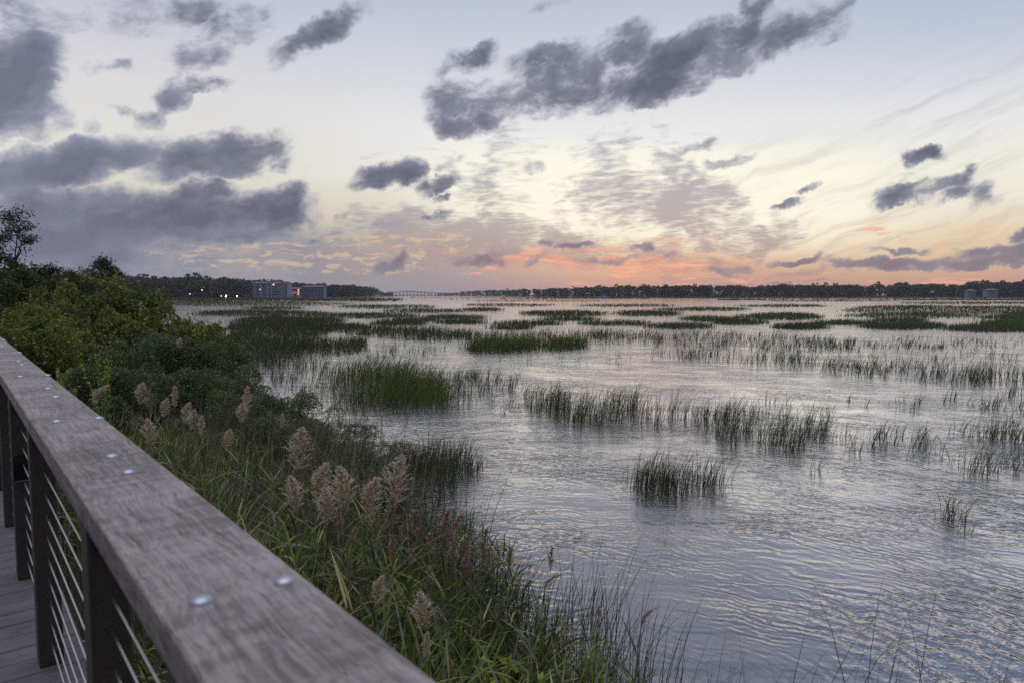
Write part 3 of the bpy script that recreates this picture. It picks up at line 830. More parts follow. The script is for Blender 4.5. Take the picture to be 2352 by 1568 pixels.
def reed_stems(g_stem, g_leaf, xy, z0, H, leaves=7, lean=.12, leafL=(.18, .42), leafW=(.0055, .0125), dryness=.12, tint_shift=0.0):
    N = len(xy); u = np.linspace(0, 1, 5)
    la = rng.random(N) * 2 * math.pi; l = lean * rng.random(N)
    dirn = np.stack([np.cos(la), np.sin(la)], 1) * l[:, None] + np.array([.05, -.02])
    P = np.zeros((N, 5, 3)); P[:, :, :2] = xy[:, None] + dirn[:, None] * (H[:, None] * u[None] ** 1.6)[:, :, None]
    P[:, :, 2] = z0[:, None] + H[:, None] * u[None]
    wa = rng.random(N) * math.pi
    side = np.stack([np.cos(wa), np.sin(wa), np.zeros(N)], 1)
    for q in (side, np.cross(side, (0, 0, 1.0))):
        g_stem.strips(P, q[:, None] * (.0034 * (1 - .65 * u))[None, :, None], np.clip(rng.random(N), 0, 1))
    k = np.repeat(np.arange(N), leaves); f = rng.random(N * leaves) ** .75 * .82 + .16
    i0 = np.clip((f * 4).astype(int), 0, 3); fr = f * 4 - i0
    p0 = P[k, i0] * (1 - fr)[:, None] + P[k, i0 + 1] * fr[:, None]
    M = len(k)
    az = rng.random(M) * 2 * math.pi
    el = R(38) + R(38) * rng.random(M); L = leafL[0] + (leafL[1] - leafL[0]) * rng.random(M); wd = leafW[0] + (leafW[1] - leafW[0]) * rng.random(M)
    leaf_ribbons(g_leaf, p0, az, el, L, wd, R(8) + R(62) * rng.random(M), np.clip(rng.random(M) ** 1.25 + tint_shift, 0, 1))
    return P[:, -1]


def height_at(a, t):
    """how tall the reeds stand: tall along the walk, shorter out at the water"""
    q = shore_a(t) - a
    top = np.minimum(np.clip(1.95 - .42 * (a - .6), .75, 1.75), np.clip(.62 + q * .5, .5, 2)) - np.clip((t - 5.5) * .06, 0, .3)      # height of the leaf tips above the water
    x = a * ND[0] + t * DD[0]; y = a * ND[1] + t * DD[1]
    return np.clip(top - np.maximum(land_z(x, y), 0), .3, 2)


def bed_points(n, t0, t1, a0=.62, out=.35, bias=1.0):
    t = t0 + (t1 - t0) * rng.random(n * 5); a = a0 + (shore_a(t) + out - a0) * rng.random(n * 5) ** bias
    f = fbm(a * 1.3, t * 1.3, 3); k = rng.random(len(a)) < np.clip((f - .28) * 3.2, .1, 1) * np.where((t > 4.6) & (a > 1.6), .38, 1) * np.where(shore_a(t) - a < .9, .42, 1)
    a, t = a[k][:n], t[k][:n]
    return a, t, rail_xy(1, 0) * 0 + (a[:, None] * ND + t[:, None] * DD)


gs, gl_, gb = Geo(), Geo(), Geo()
a, t, xy = bed_points(1350, .2, 13.0)
z0 = np.maximum(land_z(xy[:, 0], xy[:, 1]), -.05)
reed_stems(gs, gl_, xy, z0, height_at(a, t) * (.62 + .4 * rng.random(len(a))), leaves=8)
a, t, xy = bed_points(170, .2, 9.5, bias=.8)
z0 = np.maximum(land_z(xy[:, 0], xy[:, 1]), -.05)
reed_stems(gs, gb, xy, z0, height_at(a, t) * (.55 + .4 * rng.random(len(a))), leaves=6, leafL=(.28, .55), leafW=(.008, .014))
bed = tag(obj('reed_bed', gl_.mesh('reed_bed', M_reed)), 'tangled green reed bed along the railing', 'reeds', kind='stuff')
obj('dry_stems', gs.mesh('dry_stems', M_stem), bed); obj('broad_leaves', gb.mesh('broad_leaves', M_bluereed), bed)

# bare tan stems in front of the dark shrubs, and thin grass at the water's edge
gd = Geo()
t = 4.6 + 7 * rng.random(1100); a = 1.3 + (shore_a(t) - 1.7) * rng.random(1100)
xy = a[:, None] * ND + t[:, None] * DD; h = 1.5 + .75 * rng.random(1100)
blades(gd, xy, h, .16, wid=.0038, S=4, z0=.1)
tag(obj('dry_reed_stalks', gd.mesh('dry_reed_stalks', M_stem)), 'bare tan stalks of last year standing in the reed bed', 'dry stalks', kind='stuff')
gg = Geo()
t = -2 + 12 * rng.random(6500); a = shore_a(t) - .75 + 1.0 * rng.random(6500) ** 1.3
xy = a[:, None] * ND + t[:, None] * DD; f = fbm(xy[:, 0] * 2.2, xy[:, 1] * 2.2, 3); xy = xy[f > .42]
blades(gg, xy, np.full(len(xy), .62), .34, wid=.0034, z0=-.02)
t = -1.5 + 6 * rng.random(1900); a = shore_a(t) - .4 + 1.3 * rng.random(1900) ** 1.6; xy = a[:, None] * ND + t[:, None] * DD
blades(gg, xy, .5 + .65 * rng.random(len(xy)), .3, wid=.0032, z0=-.02)
t = -2 + 13 * rng.random(5200); a = .5 + (shore_a(t) - .9) * rng.random(5200); xy = a[:, None] * ND + t[:, None] * DD
blades(gg, xy, .75 + .35 * rng.random(len(xy)), .5, wid=.005, z0=.05)
t = -2 + 4.2 * rng.random(170); q = shore_a(t) + .1 + 2.3 * rng.random(170) ** 1.5; xy = q[:, None] * ND + t[:, None] * DD
blades(gg, np.repeat(xy, 2, 0) + rng.normal(size=(340, 2)) * .03, .75 + .6 * rng.random(340), .22, wid=.0034, z0=-.02)
tag(obj('bank_grass', gg.mesh('bank_grass', M_cord)), 'fine dark grass along the muddy water edge', 'grass', kind='stuff')


# ---- plumed reeds, each a thing of its own
def plume_mesh(name, L, spread, nod, n=70, mat=None, shag=1.0):
    g = Geo()
    ua = np.linspace(0, 1, 12)
    axis = np.stack([nod * L * ua ** 2, 0 * ua, L * (ua - .35 * abs(nod) * ua ** 2)], 1)
    g.tube(axis, .0022 * (1 - .8 * ua), 5, .3)
    u = np.sort(rng.random(n) ** .9) * .97; i0 = np.clip((u * 11).astype(int), 0, 10); fr = u * 11 - i0
    p0 = axis[i0] * (1 - fr)[:, None] + axis[i0 + 1] * fr[:, None]
    az = rng.random(n) * 2 * math.pi
    env = np.clip(.35 + 2.6 * u, 0, 1) * (1 - u) ** .95
    bl = L * spread * env * (.65 + .6 * rng.random(n))
    S = 7; uu = np.linspace(0, 1, S)
    el0 = R(76) - R(24) * rng.random(n)
    e = el0[:, None] - R(30) * uu[None] * (.3 + 1.1 * rng.random(n))[:, None]
    dh = np.stack([np.cos(az) + nod * 1.0, np.sin(az)], 1)
    inc = np.zeros((n, S, 3)); st_ = bl[:, None] / (S - 1)
    inc[:, 1:, :2] = dh[:, None] * (np.cos(e[:, 1:]) * st_)[:, :, None]; inc[:, 1:, 2] = np.sin(e[:, 1:]) * st_
    P = p0[:, None] + np.cumsum(inc, 1)
    wv = np.stack([-np.sin(az), np.cos(az), np.zeros(n)], 1)
    g.strips(P, wv[:, None] * np.full((1, S, 1), .0009), np.full(n, .35))
    # hairy spikelets along every branchlet
    m = int(11 * shag); k = np.repeat(np.arange(n), m); f = .12 + .88 * rng.random(len(k)); i0 = np.clip((f * (S - 1)).astype(int), 0, S - 2); fr = f * (S - 1) - i0
    c = P[k, i0] * (1 - fr)[:, None] + P[k, i0 + 1] * fr[:, None]
    d = unit(unit(P[k, i0 + 1] - P[k, i0]) + rand_dirs(len(k)) * .45)
    b = unit(np.cross(d, rand_dirs(len(k))))
    ln = .015 + .017 * rng.random(len(k))
    g.leaves(c + d * ln[:, None] * .4, d, b, ln, .0024 + .0026 * rng.random(len(k)), np.clip(rng.random(len(k)) * .8 + .25 * (f > .6), 0, 1))
    return g.mesh(name, mat)


PL = {('tan', i): plume_mesh('plume', .31, sp, nd, n_, M_plume, sh) for i, (sp, nd, n_, sh) in enumerate([(.54, .14, 150, 1.1), (.46, .24, 140, 1.1), (.58, -.12, 160, 1.1), (.32, .06, 110, 1.1), (.46, .6, 120, 1.1)])}
PL.update({('brown', i): plume_mesh('plume', .29, sp, nd, n_, M_plumedk, sh) for i, (sp, nd, n_, sh) in enumerate([(.40, .10, 72, 1.1), (.34, .3, 64, 1.0), (.3, .06, 84, 1.1), (.26, .8, 84, 1.1)])})


def reed_body(H, seed):
    gs_, gl2 = Geo(), Geo()
    top = reed_stems(gs_, gl2, np.zeros((1, 2)), np.zeros(1), np.array([H]), leaves=7, lean=.05, leafL=(.25, .5), leafW=(.007, .014))
    return gs_.mesh('stem', M_stem), gl2.mesh('leaves', M_reed), top[0]


BODY = [reed_body(1.6, i) for i in range(6)]
plumes = [  # x, top y, length in photo pixels, kind, variant, height of the tip, label
    (690, 982, 108, 'tan', 0, 1.93, 'full tan plumed reed, tallest of the big pale plumes beside the middle of the railing'),
    (737, 1058, 112, 'tan', 1, 1.90, 'tan plumed reed just below and right of the tallest pale plume'),
    (688, 1092, 92, 'tan', 2, 1.88, 'pale bushy plumed reed directly under the tallest pale plume'),
    (803, 1072, 112, 'tan', 2, 1.90, 'tan plumed reed midway between the tallest pale plume and the widest plume by the water'),
    (852, 1090, 118, 'tan', 1, 1.86, 'tan plumed reed leaning against the widest plume by the water'),
    (916, 1046, 122, 'tan', 0, 1.92, 'widest feathery tan plumed reed standing against the water and the bank clump'),
    (905, 1135, 100, 'brown', 0, 1.80, 'brown drooping plumed reed under the widest tan plume'),
    (972, 1148, 112, 'brown', 1, 1.72, 'loose reddish brown plumed reed right of the widest tan plume'),
    (1030, 1166, 112, 'brown', 0, 1.70, 'open brown plumed reed with water showing through its branches'),
    (1004, 1205, 90, 'brown', 1, 1.60, 'ragged brown plumed reed crossing in front of the bright water'),
    (1088, 1212, 84, 'brown', 1, 1.58, 'brown plumed reed bent to the right, left of a close pair at the water'),
    (1118, 1210, 92, 'brown', 0, 1.58, 'brown plumed reed bent to the right, right of a close pair at the water'),
    (1176, 1250, 66, 'brown', 2, 1.45, 'narrow dark plumed reed alone against open water'),
    (1271, 1252, 56, 'brown', 2, 1.35, 'thin upright dark plumed reed, highest of those far out on the water side'),
    (1292, 1318, 54, 'brown', 3, 1.25, 'short dark plumed reed bent over below the thin upright dark one'),
    (1378, 1388, 34, 'brown', 2, 1.15, 'tiny brown plumed reed half hidden in the grass at the water edge'),
    (1515, 1392, 60, 'brown', 3, 1.10, 'dark plumed reed hanging sideways, farthest right of all the plumes'),
    (982, 1362, 96, 'tan', 2, 1.55, 'tan plumed reed low among broad leaves near the rail'),
    (985, 1450, 70, 'tan', 3, 1.5, 'slim pale plumed reed deep in the leaves closest to the rail'),
    (1046, 1512, 46, 'brown', 1, 1.45, 'crumpled brown plumed reed at the bottom of the reed bed'),
    (870, 1318, 80, 'tan', 1, 1.6, 'pale tan plumed reed sunk in the dark leaves beside the rail edge'),
    (760, 1120, 84, 'tan', 2, 1.8, 'pale plumed reed in the thick of the big tan plumes'),
    (1062, 1180, 90, 'brown', 1, 1.6, 'thin brown plumed reed overlapping the open one before the water'),
    (248, 884, 56, 'tan', 4, 1.86, 'golden tan plumed reed bent over sideways, first along the rail from the far end'),
    (326, 878, 56, 'tan', 0, 1.86, 'upright pale plumed reed between the bent golden one and the brownish pointed one'),
    (348, 900, 50, 'brown', 0, 1.82, 'brownish plumed reed touching the upright pale one in front of the dark shrubs'),
    (404, 886, 54, 'tan', 3, 1.86, 'pointed pinkish tan plumed reed in front of the dark shrubs'),
    (378, 912, 50, 'tan', 1, 1.8, 'ragged tan plumed reed just left of the pointed pinkish one'),
    (350, 962, 62, 'tan', 2, 1.74, 'round pale plumed reed low beside the rail edge'),
    (428, 922, 54, 'tan', 1, 1.8, 'tan plumed reed on the left of three in a row under the dark shrubs'),
    (444, 940, 52, 'tan', 0, 1.78, 'tan plumed reed in the middle of three in a row under the dark shrubs'),
    (466, 954, 52, 'tan', 3, 1.76, 'tan plumed reed on the right of three in a row under the dark shrubs'),
    (524, 982, 50, 'tan', 1, 1.76, 'small tan plumed reed by itself among green blades left of the bare stalks'),
    (572, 886, 66, 'tan', 3, 1.9, 'long thin pale plumed reed rising through the dark shrubs before the water'),
    (556, 925, 50, 'tan', 0, 1.78, 'pale plumed reed just under the long thin one in the shrubs'),
    (651, 948, 38, 'tan', 3, 1.86, 'very slim pinkish plumed reed left of the tallest pale plume'),
    (413, 776, 26, 'tan', 0, 2.1, 'far pinkish plumed reed standing on top of the dark shrubs'),
    (132, 846, 20, 'tan', 3, 2.0, 'faint pale plumed reed in the shadow of the thicket behind the rail')]
tangle = 'ragged brown seed head in the tangle between the big tan plumes and the open water'
for px, py, ln, kind, var, zt in ((868, 1168, 80, 'brown', 0, 1.75), (938, 1190, 84, 'brown', 1, 1.68), (1045, 1235, 76, 'brown', 0, 1.55), (955, 1245, 72, 'brown', 1, 1.58), (1075, 1260, 70, 'brown', 0, 1.5), (905, 1225, 70, 'brown', 0, 1.62), (1000, 1290, 70, 'brown', 1, 1.5), (780, 1160, 76, 'brown', 0, 1.75), (830, 1195, 74, 'brown', 1, 1.7), (1130, 1270, 60, 'brown', 1, 1.45)):
    plumes.append((px, py, ln, kind, var, zt, tangle))
for i, (px, py, ln, kind, var, zt, lab) in enumerate(plumes):
    d = ray(px, py); k = (zt - EYE) / d[2]; tip = d * k + np.array([0, 0, EYE])
    if py < 800: tip = at(px, py, 14.5)
    Lp = ln / FPX * tip[1]
    sc_ = Lp / .31
    nd = {('tan', 4): .55, ('brown', 3): .8, ('brown', 1): .3}.get((kind, var), .1)
    rz = rng.random() * .8 - .4
    bx = tip[0] - nd * Lp * math.cos(rz); by = tip[1] - nd * Lp * math.sin(rz); zb = tip[2] - Lp * (1 - .35 * nd)
    gz = max(float(land_z(np.array([bx]), np.array([by]))[0]), -.05)
    st_, lv, top = BODY[i % 6]
    H = max(.4, zb - gz); f = H / 1.6
    root = tag(empty('plumed_reed', (bx - top[0] * f, by - top[1] * f, gz)), lab, 'reed', 'plumed reeds along the railing')
    for nm, me in (('stem', st_), ('leaves', lv)):
        o = obj(nm, me, root); o.scale = (f, f, f)
    o = obj('plume', PL[(kind, var)], root); o.location = (top[0] * f, top[1] * f, H); o.scale = (sc_, sc_, sc_); o.rotation_euler = (0, 0, rz)

# bright blades beside the rail, goldenrod spikes, a small yellow sprig
g = Geo()
c = at(622, 1290, 3.55); q = np.array([c[0], c[1]]) + rng.normal(size=(26, 2)) * .06
leaf_ribbons(g, np.concatenate([q, np.full((26, 1), .45)], 1), rng.random(26) * 6.28, R(80) + R(9) * rng.random(26), (c[2] + .30 - .45) * (.8 + .22 * rng.random(26)), np.full(26, .011), R(4) + R(22) * rng.random(26), rng.random(26))
me = g.mesh('bright_grass_tuft', M_iris); o = obj('bright_grass_tuft', me); me.transform(Matrix.Translation((-c[0], -c[1], -.45))); o.location = (c[0], c[1], .45)
tag(o, 'fan of bright green sword blades against the middle of the railing', 'grass tuft')


def sprig(name, px, py, Y, zb, lab, cat, n=34, rad=.16, leaf=.055, mat=M_lime):
    tip = at(px, py, Y); g1, g2 = Geo(), Geo()
    for k in range(5):
        e = np.array([rng.normal() * rad * .6, rng.normal() * rad * .6, (tip[2] - zb) * (.8 + .2 * rng.random())])
        P = np.array([e * np.array([u ** 1.6, u ** 1.6, u]) for u in np.linspace(0, 1, 6)])
        g1.tube(P, .004 * (1 - .7 * np.linspace(0, 1, 6)), 5, .5)
        u = .55 + .45 * rng.random(n); C = np.stack([e[0] * u ** 1.6, e[1] * u ** 1.6, e[2] * u], 1)
        D = unit(rand_dirs(n) + np.array([0, 0, .5])); B = unit(np.cross(D, rand_dirs(n)))
        ll = leaf * (.6 + .6 * rng.random(n)); g2.leaves(C + D * ll[:, None] * .5, D, B, ll, ll * .45, rng.random(n))
    r_ = tag(empty(name, (tip[0], tip[1], zb)), lab, cat)
    obj('stems', g1.mesh('stems', M_bark), r_); obj('foliage', g2.mesh('foliage', mat), r_)


sprig('leafy_sprig', 1178, 1508, 3.1, .1, 'young yellow green leafy sprig at the bottom edge of the reed bed', 'plant', 40, .12, .05)
sprig('goldenrod', 132, 822, 8.6, .5, 'yellow green flower spike, left of two beside the far rail', 'wildflower', 40, .05, .05)
sprig('goldenrod', 158, 838, 8.4, .5, 'fainter yellow green flower spike, right of two beside the far rail', 'wildflower', 30, .05, .045)
sprig('leafy_sprig', 238, 812, 9.6, .5, 'pale green young bush tip below the olive thicket', 'plant', 60, .2, .055)
sprig('leafy_sprig', 310, 690, 20, .6, 'thin yellow green twig standing up before the water left of the olive bush', 'plant', 30, .35, .09)
sprig('leafy_sprig', 462, 706, 20, .6, 'slim twig sticking out above the olive bush', 'plant', 24, .3, .09)


# ---- shrubs
rng = np.random.default_rng(12)
def shrub_mesh(r, h, lobes, n, leaf, aspect, mat, stem=.025, wild=.25, up=.35, twigs=0, lobe=.2):
    """a crown of many small leaves in uneven lobes on branching stems; origin at its foot"""
    g, gw = Geo(), Geo()
    C = []; Rr = []
    for k in range(lobes):
        a_ = rng.random() * 2 * math.pi; q = rng.random() ** .6
        z = h * (.28 + .58 * rng.random() * (1 - .35 * q)); rr = (lobe + lobe * rng.random()) * min(r, h * .8)
        C.append((math.cos(a_) * q * (r - rr * .7), math.sin(a_) * q * (r - rr * .7), min(z, h - rr * .8))); Rr.append(rr)
    C = np.array(C); Rr = np.array(Rr)
    pr = Rr ** 2 / (Rr ** 2).sum(); k = rng.choice(lobes, n, p=pr)
    d = unit(rand_dirs(n) + np.array([0, 0, up]))
    bump = 1 + wild * (vnoise(d[:, 0] * 2.6 + k * 7.3 + 50, d[:, 1] * 2.6 + d[:, 2] * 2 + k * 3.1 + 50) - .45) * 2
    rad = Rr[k] * bump * (.62 + .42 * rng.random(n) ** .5)
    P = C[k] + d * rad[:, None]; P[:, 2] = np.maximum(P[:, 2], .03)
    A = unit(d * .6 + rand_dirs(n) * .9 + np.array([0, 0, .25])); B = unit(np.cross(A, rand_dirs(n)))
    ll = leaf * (.6 + .7 * rng.random(n))
    lob = rng.random(lobes)
    g.leaves(P, A, B, ll, ll * aspect, np.clip(rng.random(n) * .62 + lob[k] * .5 - .06, 0, 1))
    for j in range(twigs):
        kk = rng.integers(lobes); dd_ = unit(rand_dirs(1)[0] * .6 + np.array([0, 0, 1.1])); L = Rr[kk] * (.5 + .6 * rng.random())
        b0 = C[kk] + dd_ * Rr[kk] * .8; gw.tube([b0, b0 + dd_ * L * .5 + rng.normal(size=3) * .03, b0 + dd_ * L], [.006, .004, .002], 4, .5)
        m_ = 22; u = rng.random(m_); c_ = b0 + dd_ * (u * L)[:, None] + rng.normal(size=(m_, 3)) * .035; A2 = unit(rand_dirs(m_) + dd_ * .7); B2 = unit(np.cross(A2, rand_dirs(m_)))
        l2 = leaf * (.6 + .6 * rng.random(m_)); g.leaves(c_, A2, B2, l2, l2 * aspect, .35 + .65 * rng.random(m_))
    for j in range(lobes):
        c = C[j]; b0 = np.array([c[0] * .12, c[1] * .12, 0]); mid_ = b0 * .4 + c * .6 + rng.normal(size=3) * .06 * r
        gw.tube([b0, (b0 + mid_) / 2 + rng.normal(size=3) * .04 * r, mid_, c + np.array([0, 0, Rr[j] * .55])], [stem, stem * .75, stem * .5, stem * .2], 5, .5)
    zt = np.percentile(P[:, 2], 99.2)
    return g.mesh('foliage', mat), gw.mesh('stems', M_bark), zt


def place(name, meshes, loc, rz, sc_, lab, cat, group=None):
    r_ = tag(empty(name, loc, rz), lab, cat, group)
    for nm, me in zip(('foliage', 'stems'), meshes):
        o = obj(nm, me, r_); o.scale = sc_ if not np.isscalar(sc_) else (sc_,) * 3
    return r_


BAC = [shrub_mesh(1.1, 1.9, 20, 14000, .062, .36, M_baccharis, .022, .25, .5, 14, .2) for _ in range(3)]
LOW = [shrub_mesh(1.3, 1.0, 18, 10500, .05, .36, M_baccharis, .016, .3, .4, 30, .2) for _ in range(3)]
OLV = [shrub_mesh(1.5, 2.2, 24, 12500, .085, .6, M_olive, .03, .45, .4, 34, .13) for _ in range(3)]
THK = [shrub_mesh(1.9, 3.2, 24, 14500, .095, .6, M_thicket, .04, .45, .4, 20, .14) for _ in range(3)]


def shrub_at(name, MS, base_h, px, py, Y, lab, cat, group, wide=1.0, v=0):
    """its top meets the sight line through (px, py) at distance Y"""
    c = at(px, py, Y); z0 = max(0.0, float(land_z(c[0:1], c[1:2])[0])); h = c[2] - z0
    f = h / MS[v % 3][2]
    return place(name, MS[v % 3], (c[0], c[1], z0 - .02), rng.random() * 6.28, (f * wide, f * wide, f), lab, cat, group)


G1 = 'dark green shrubs on the bank'
for i, (px, py, Y, w, lab) in enumerate([
        (318, 772, 15.5, .95, 'dark soft shrub with a rounded top, left of the two tall ones behind the reeds'),
        (414, 778, 15.8, .9, 'dark soft shrub, middle of the row behind the reed plumes'),
        (486, 772, 16.8, .95, 'dark soft rounded shrub, right of the row, its edge against the marsh grass'),
        (540, 838, 15.2, 1.05, 'dark shrub sloping down to the water right of the rounded row'),
        (440, 846, 13.6, 1.1, 'low dark shrub in front of the rounded row, behind the three plumes'),
        (352, 858, 13.0, 1.05, 'low dark shrub behind the upright pale plume'),
        (262, 846, 12.4, 1.0, 'low dark shrub beside the rail, above the bent golden plume'),
        (210, 838, 12.0, 1.0, 'small dark shrub squeezed between the rail and the thicket'),
        (600, 902, 13.6, 1.0, 'dark shrub at the water behind the bare stalks'),
        (676, 922, 13.4, 1.05, 'loose dark shrub with water glinting through it'),
        (752, 966, 12.8, 1.3, 'lowest spreading shrub reaching out over the water'),
        (640, 955, 11.8, 1.1, 'shrub behind the slim pinkish plume, its foot hidden by bare stalks'),
        (812, 1006, 11.8, 1.7, 'thin twiggy shrub at the outer tip of the bank, next to the ragged cordgrass clump'),
        (530, 935, 12.0, 1.2, 'dark shrub low behind the green blades left of the bare stalks')]):
    shrub_at('dark_shrub', LOW if py > 900 else BAC, 1.9, px, py, Y, lab, 'shrub', G1, w, i)
G2 = 'olive green bushes at the marsh edge'
for i, (px, py, Y, w, lab) in enumerate([
        (420, 722, 21.5, 1.0, 'olive green bush with a high twiggy top before the marsh grass'),
        (486, 738, 21.0, .95, 'olive green bush, the one farthest right, beside the marsh grass'),
        (352, 688, 23, .8, 'dark brownish pointed bush standing out against the far water'),
        (372, 752, 20.0, 1.0, 'olive bush low between the pointed bush and the high twiggy one'),
        (268, 652, 23.5, .95, 'yellow green bush with autumn leaves nearest the water'),
        (204, 628, 25, 1.0, 'tall yellow green bush with bright leaf tips in the middle of the thicket'),
        (232, 702, 20, 1.05, 'yellow green bush full of light leaves low in the thicket'),
        (150, 680, 20.5, 1.05, 'broad olive bush at the centre of the thicket'),
        (96, 690, 19.5, 1.0, 'broad olive bush left of the centre of the thicket'),
        (48, 706, 18.0, 1.1, 'olive bush just above the far end of the railing'),
        (296, 730, 20.5, 1.0, 'olive bush with dark gaps at the right foot of the thicket'),
        (176, 742, 16.5, 1.05, 'brownish olive bush low in front of the thicket'),
        (96, 742, 15.5, 1.1, 'grey green bush low on the left in front of the thicket'),
        (24, 738, 14.0, 1.1, 'pale green bush touching the left edge of the picture above the rail')]):
    shrub_at('olive_bush', OLV, 2.2, px, py + 16, Y, lab, 'bush', G2, w * .85, i)
G3 = 'tall dark thicket shrubs on the left'
for i, (px, py, Y, w, lab) in enumerate([
        (20, 598, 30, .9, 'tall dark thicket shrub at the left edge under the bare branched tree'),
        (74, 620, 29, .85, 'dark thicket shrub right of the one at the left edge'),
        (122, 618, 31, .8, 'thicket shrub with a feathery top left of the round dark tree'),
        (160, 628, 29, .8, 'thicket shrub below the round dark tree'),
        (40, 650, 25, .9, 'dark shadowy thicket shrub in front of the left edge group'),
        (-60, 610, 28, 1.0, 'thicket shrub cut off by the left edge of the picture'),
        (-40, 690, 20, 1.0, 'low thicket shrub cut off by the left edge beside the rail')]):
    shrub_at('thicket_shrub', THK, 3.2, px, py, Y, lab, 'bush', G3, w, i)


# ---- near trees
rng = np.random.default_rng(21)
def branchy(h, spread, depth, leafn, leaf, mat, bias=(0, 0, 1), lean=(0, 0), cl=.22, first=.35, aspect=.5):
    gw, g = Geo(), Geo()
    tips = []

    def grow(p, d, L, r_, lv):
        S = 5; P = [p]
        for _ in range(S - 1):
            d = unit(d + rng.normal(size=3) * .16 + np.array(bias) * .05); P.append(P[-1] + d * L / (S - 1))
        gw.tube(P, np.linspace(r_, r_ * .55, S), 6 if lv == 0 else 4, .5)
        if lv >= depth: tips.append((P[-1], L)); tips.append((P[-2], L)); return
        for _ in range(4 if lv == 0 else 3):
            i = rng.integers(max(1, int(S * first)), S); nd_ = unit(d + rand_dirs(1)[0] * spread); grow(P[i], nd_, L * (.52 + .2 * rng.random()), r_ * .5, lv + 1)
        tips.append((P[-1], L * .6))
    grow(np.zeros(3), unit(np.array([lean[0], lean[1], 1.0])), h * .5, h * .022, 0)
    k = rng.integers(0, len(tips), leafn); T = np.array([q[0] for q in tips]); Ls = np.array([q[1] for q in tips])
    P = T[k] + rng.normal(size=(leafn, 3)) * (cl * np.minimum(Ls[k], 1.2))[:, None] * np.array([1, 1, .6])
    A = unit(rand_dirs(leafn) + np.array([0, 0, .3])); B = unit(np.cross(A, rand_dirs(leafn))); ll = leaf * (.6 + .7 * rng.random(leafn))
    g.leaves(P, A, B, ll, ll * aspect, rng.random(leafn))
    return g.mesh('crown', mat), gw.mesh('trunk', M_bark)


def tree(name, meshes, loc, rz, sc_, lab, cat='tree', group=None):
    r_ = tag(empty(name, loc, rz), lab, cat, group)
    for nm, me in zip(('crown', 'trunk'), meshes):
        o = obj(nm, me, r_); o.scale = (sc_,) * 3
    return r_


rng = np.random.default_rng(4)
tm = branchy(6.4, .85, 3, 9000, .12, M_dark, lean=(.25, 0), cl=.24, first=.5)
c = at(-42, 680, 30); tree('bare_branched_tree', tm, (c[0], c[1], .6), 1.2, .86, 'dark loose branched tree leaning in at the left edge, taller than the thicket')
tm = branchy(5.4, .8, 3, 8000, .15, M_dark, cl=.34, first=.5)
c = at(190, 680, 43); tree('round_dark_tree', tm, (c[0], c[1], .6), .4, .92, 'round dark tree showing above the yellow green bushes')
tm = branchy(4.6, .6, 2, 1600, .10, M_thicket, cl=.4, first=.3)
c = at(106, 680, 38); tree('thin_young_tree', tm, (c[0], c[1], .6), 2.4, 1.0, 'thin young tree with a pointed tip left of the round dark tree')
tm = branchy(4.2, .7, 2, 1500, .12, M_olive, lean=(.25, 0), cl=.4, first=.4)
c = at(228, 680, 36); tree('thin_young_tree', tm, (c[0], c[1], .6), 0, 1.0, 'slender light green tree leaning right of the round dark tree')
rng = np.random.default_rng(6)
# ================================================================ far shore: woods, pines, houses, lamps, bridge, boats
M_wood = leafy('distant_wood_leaf', [(0, (.03, .033, .03)), (.5, (.055, .06, .05)), (1, (.10, .105, .08))], trans=.1, rough=.8, spec=.1)
M_trunk = simple('distant_trunk', (.06, .05, .045, 1), .9)


def crowns(g, xyz, H, Wd, n, leaf=.11, low=.12):
    """leaf-clump crowns for many distant trees: xyz feet (N,3), heights, half widths"""
    N = len(xyz); nl = 6
    la = rng.random((N, nl)) * 2 * math.pi; lr = .15 + .55 * rng.random((N, nl)); lz = low + (.93 - low) * rng.random((N, nl)); lz[:, 0] = .84
    k = np.repeat(np.arange(N), n); l = rng.integers(0, nl, N * n)
    d = unit(rand_dirs(N * n) + np.array([0, 0, .25]))
    rr = (.28 + .22 * rng.random((N, nl)))[k, l]
    h = H[k]; w = Wd[k]
    P = np.zeros((N * n, 3))
    P[:, 0] = xyz[k, 0] + w * (lr[k, l] * np.cos(la[k, l]) + d[:, 0] * rr * 1.25)
    P[:, 1] = xyz[k, 1] + w * (lr[k, l] * np.sin(la[k, l]) + d[:, 1] * rr * 1.25)
    P[:, 2] = xyz[k, 2] + h * np.clip(lz[k, l] + d[:, 2] * rr * .42 * np.minimum(1, w / h * 2.2), .01, 1.02)
    A = unit(rand_dirs(N * n) * 1.0 + d * .5); B = unit(np.cross(A, rand_dirs(N * n)))
    ll = leaf * h * (.6 + .8 * rng.random(N * n)); tb = rng.random((N, nl))
    g.leaves(P, A, B, ll, ll * .8, np.clip(rng.random(N * n) * .6 + .45 * tb[k, l] - .05, 0, 1))


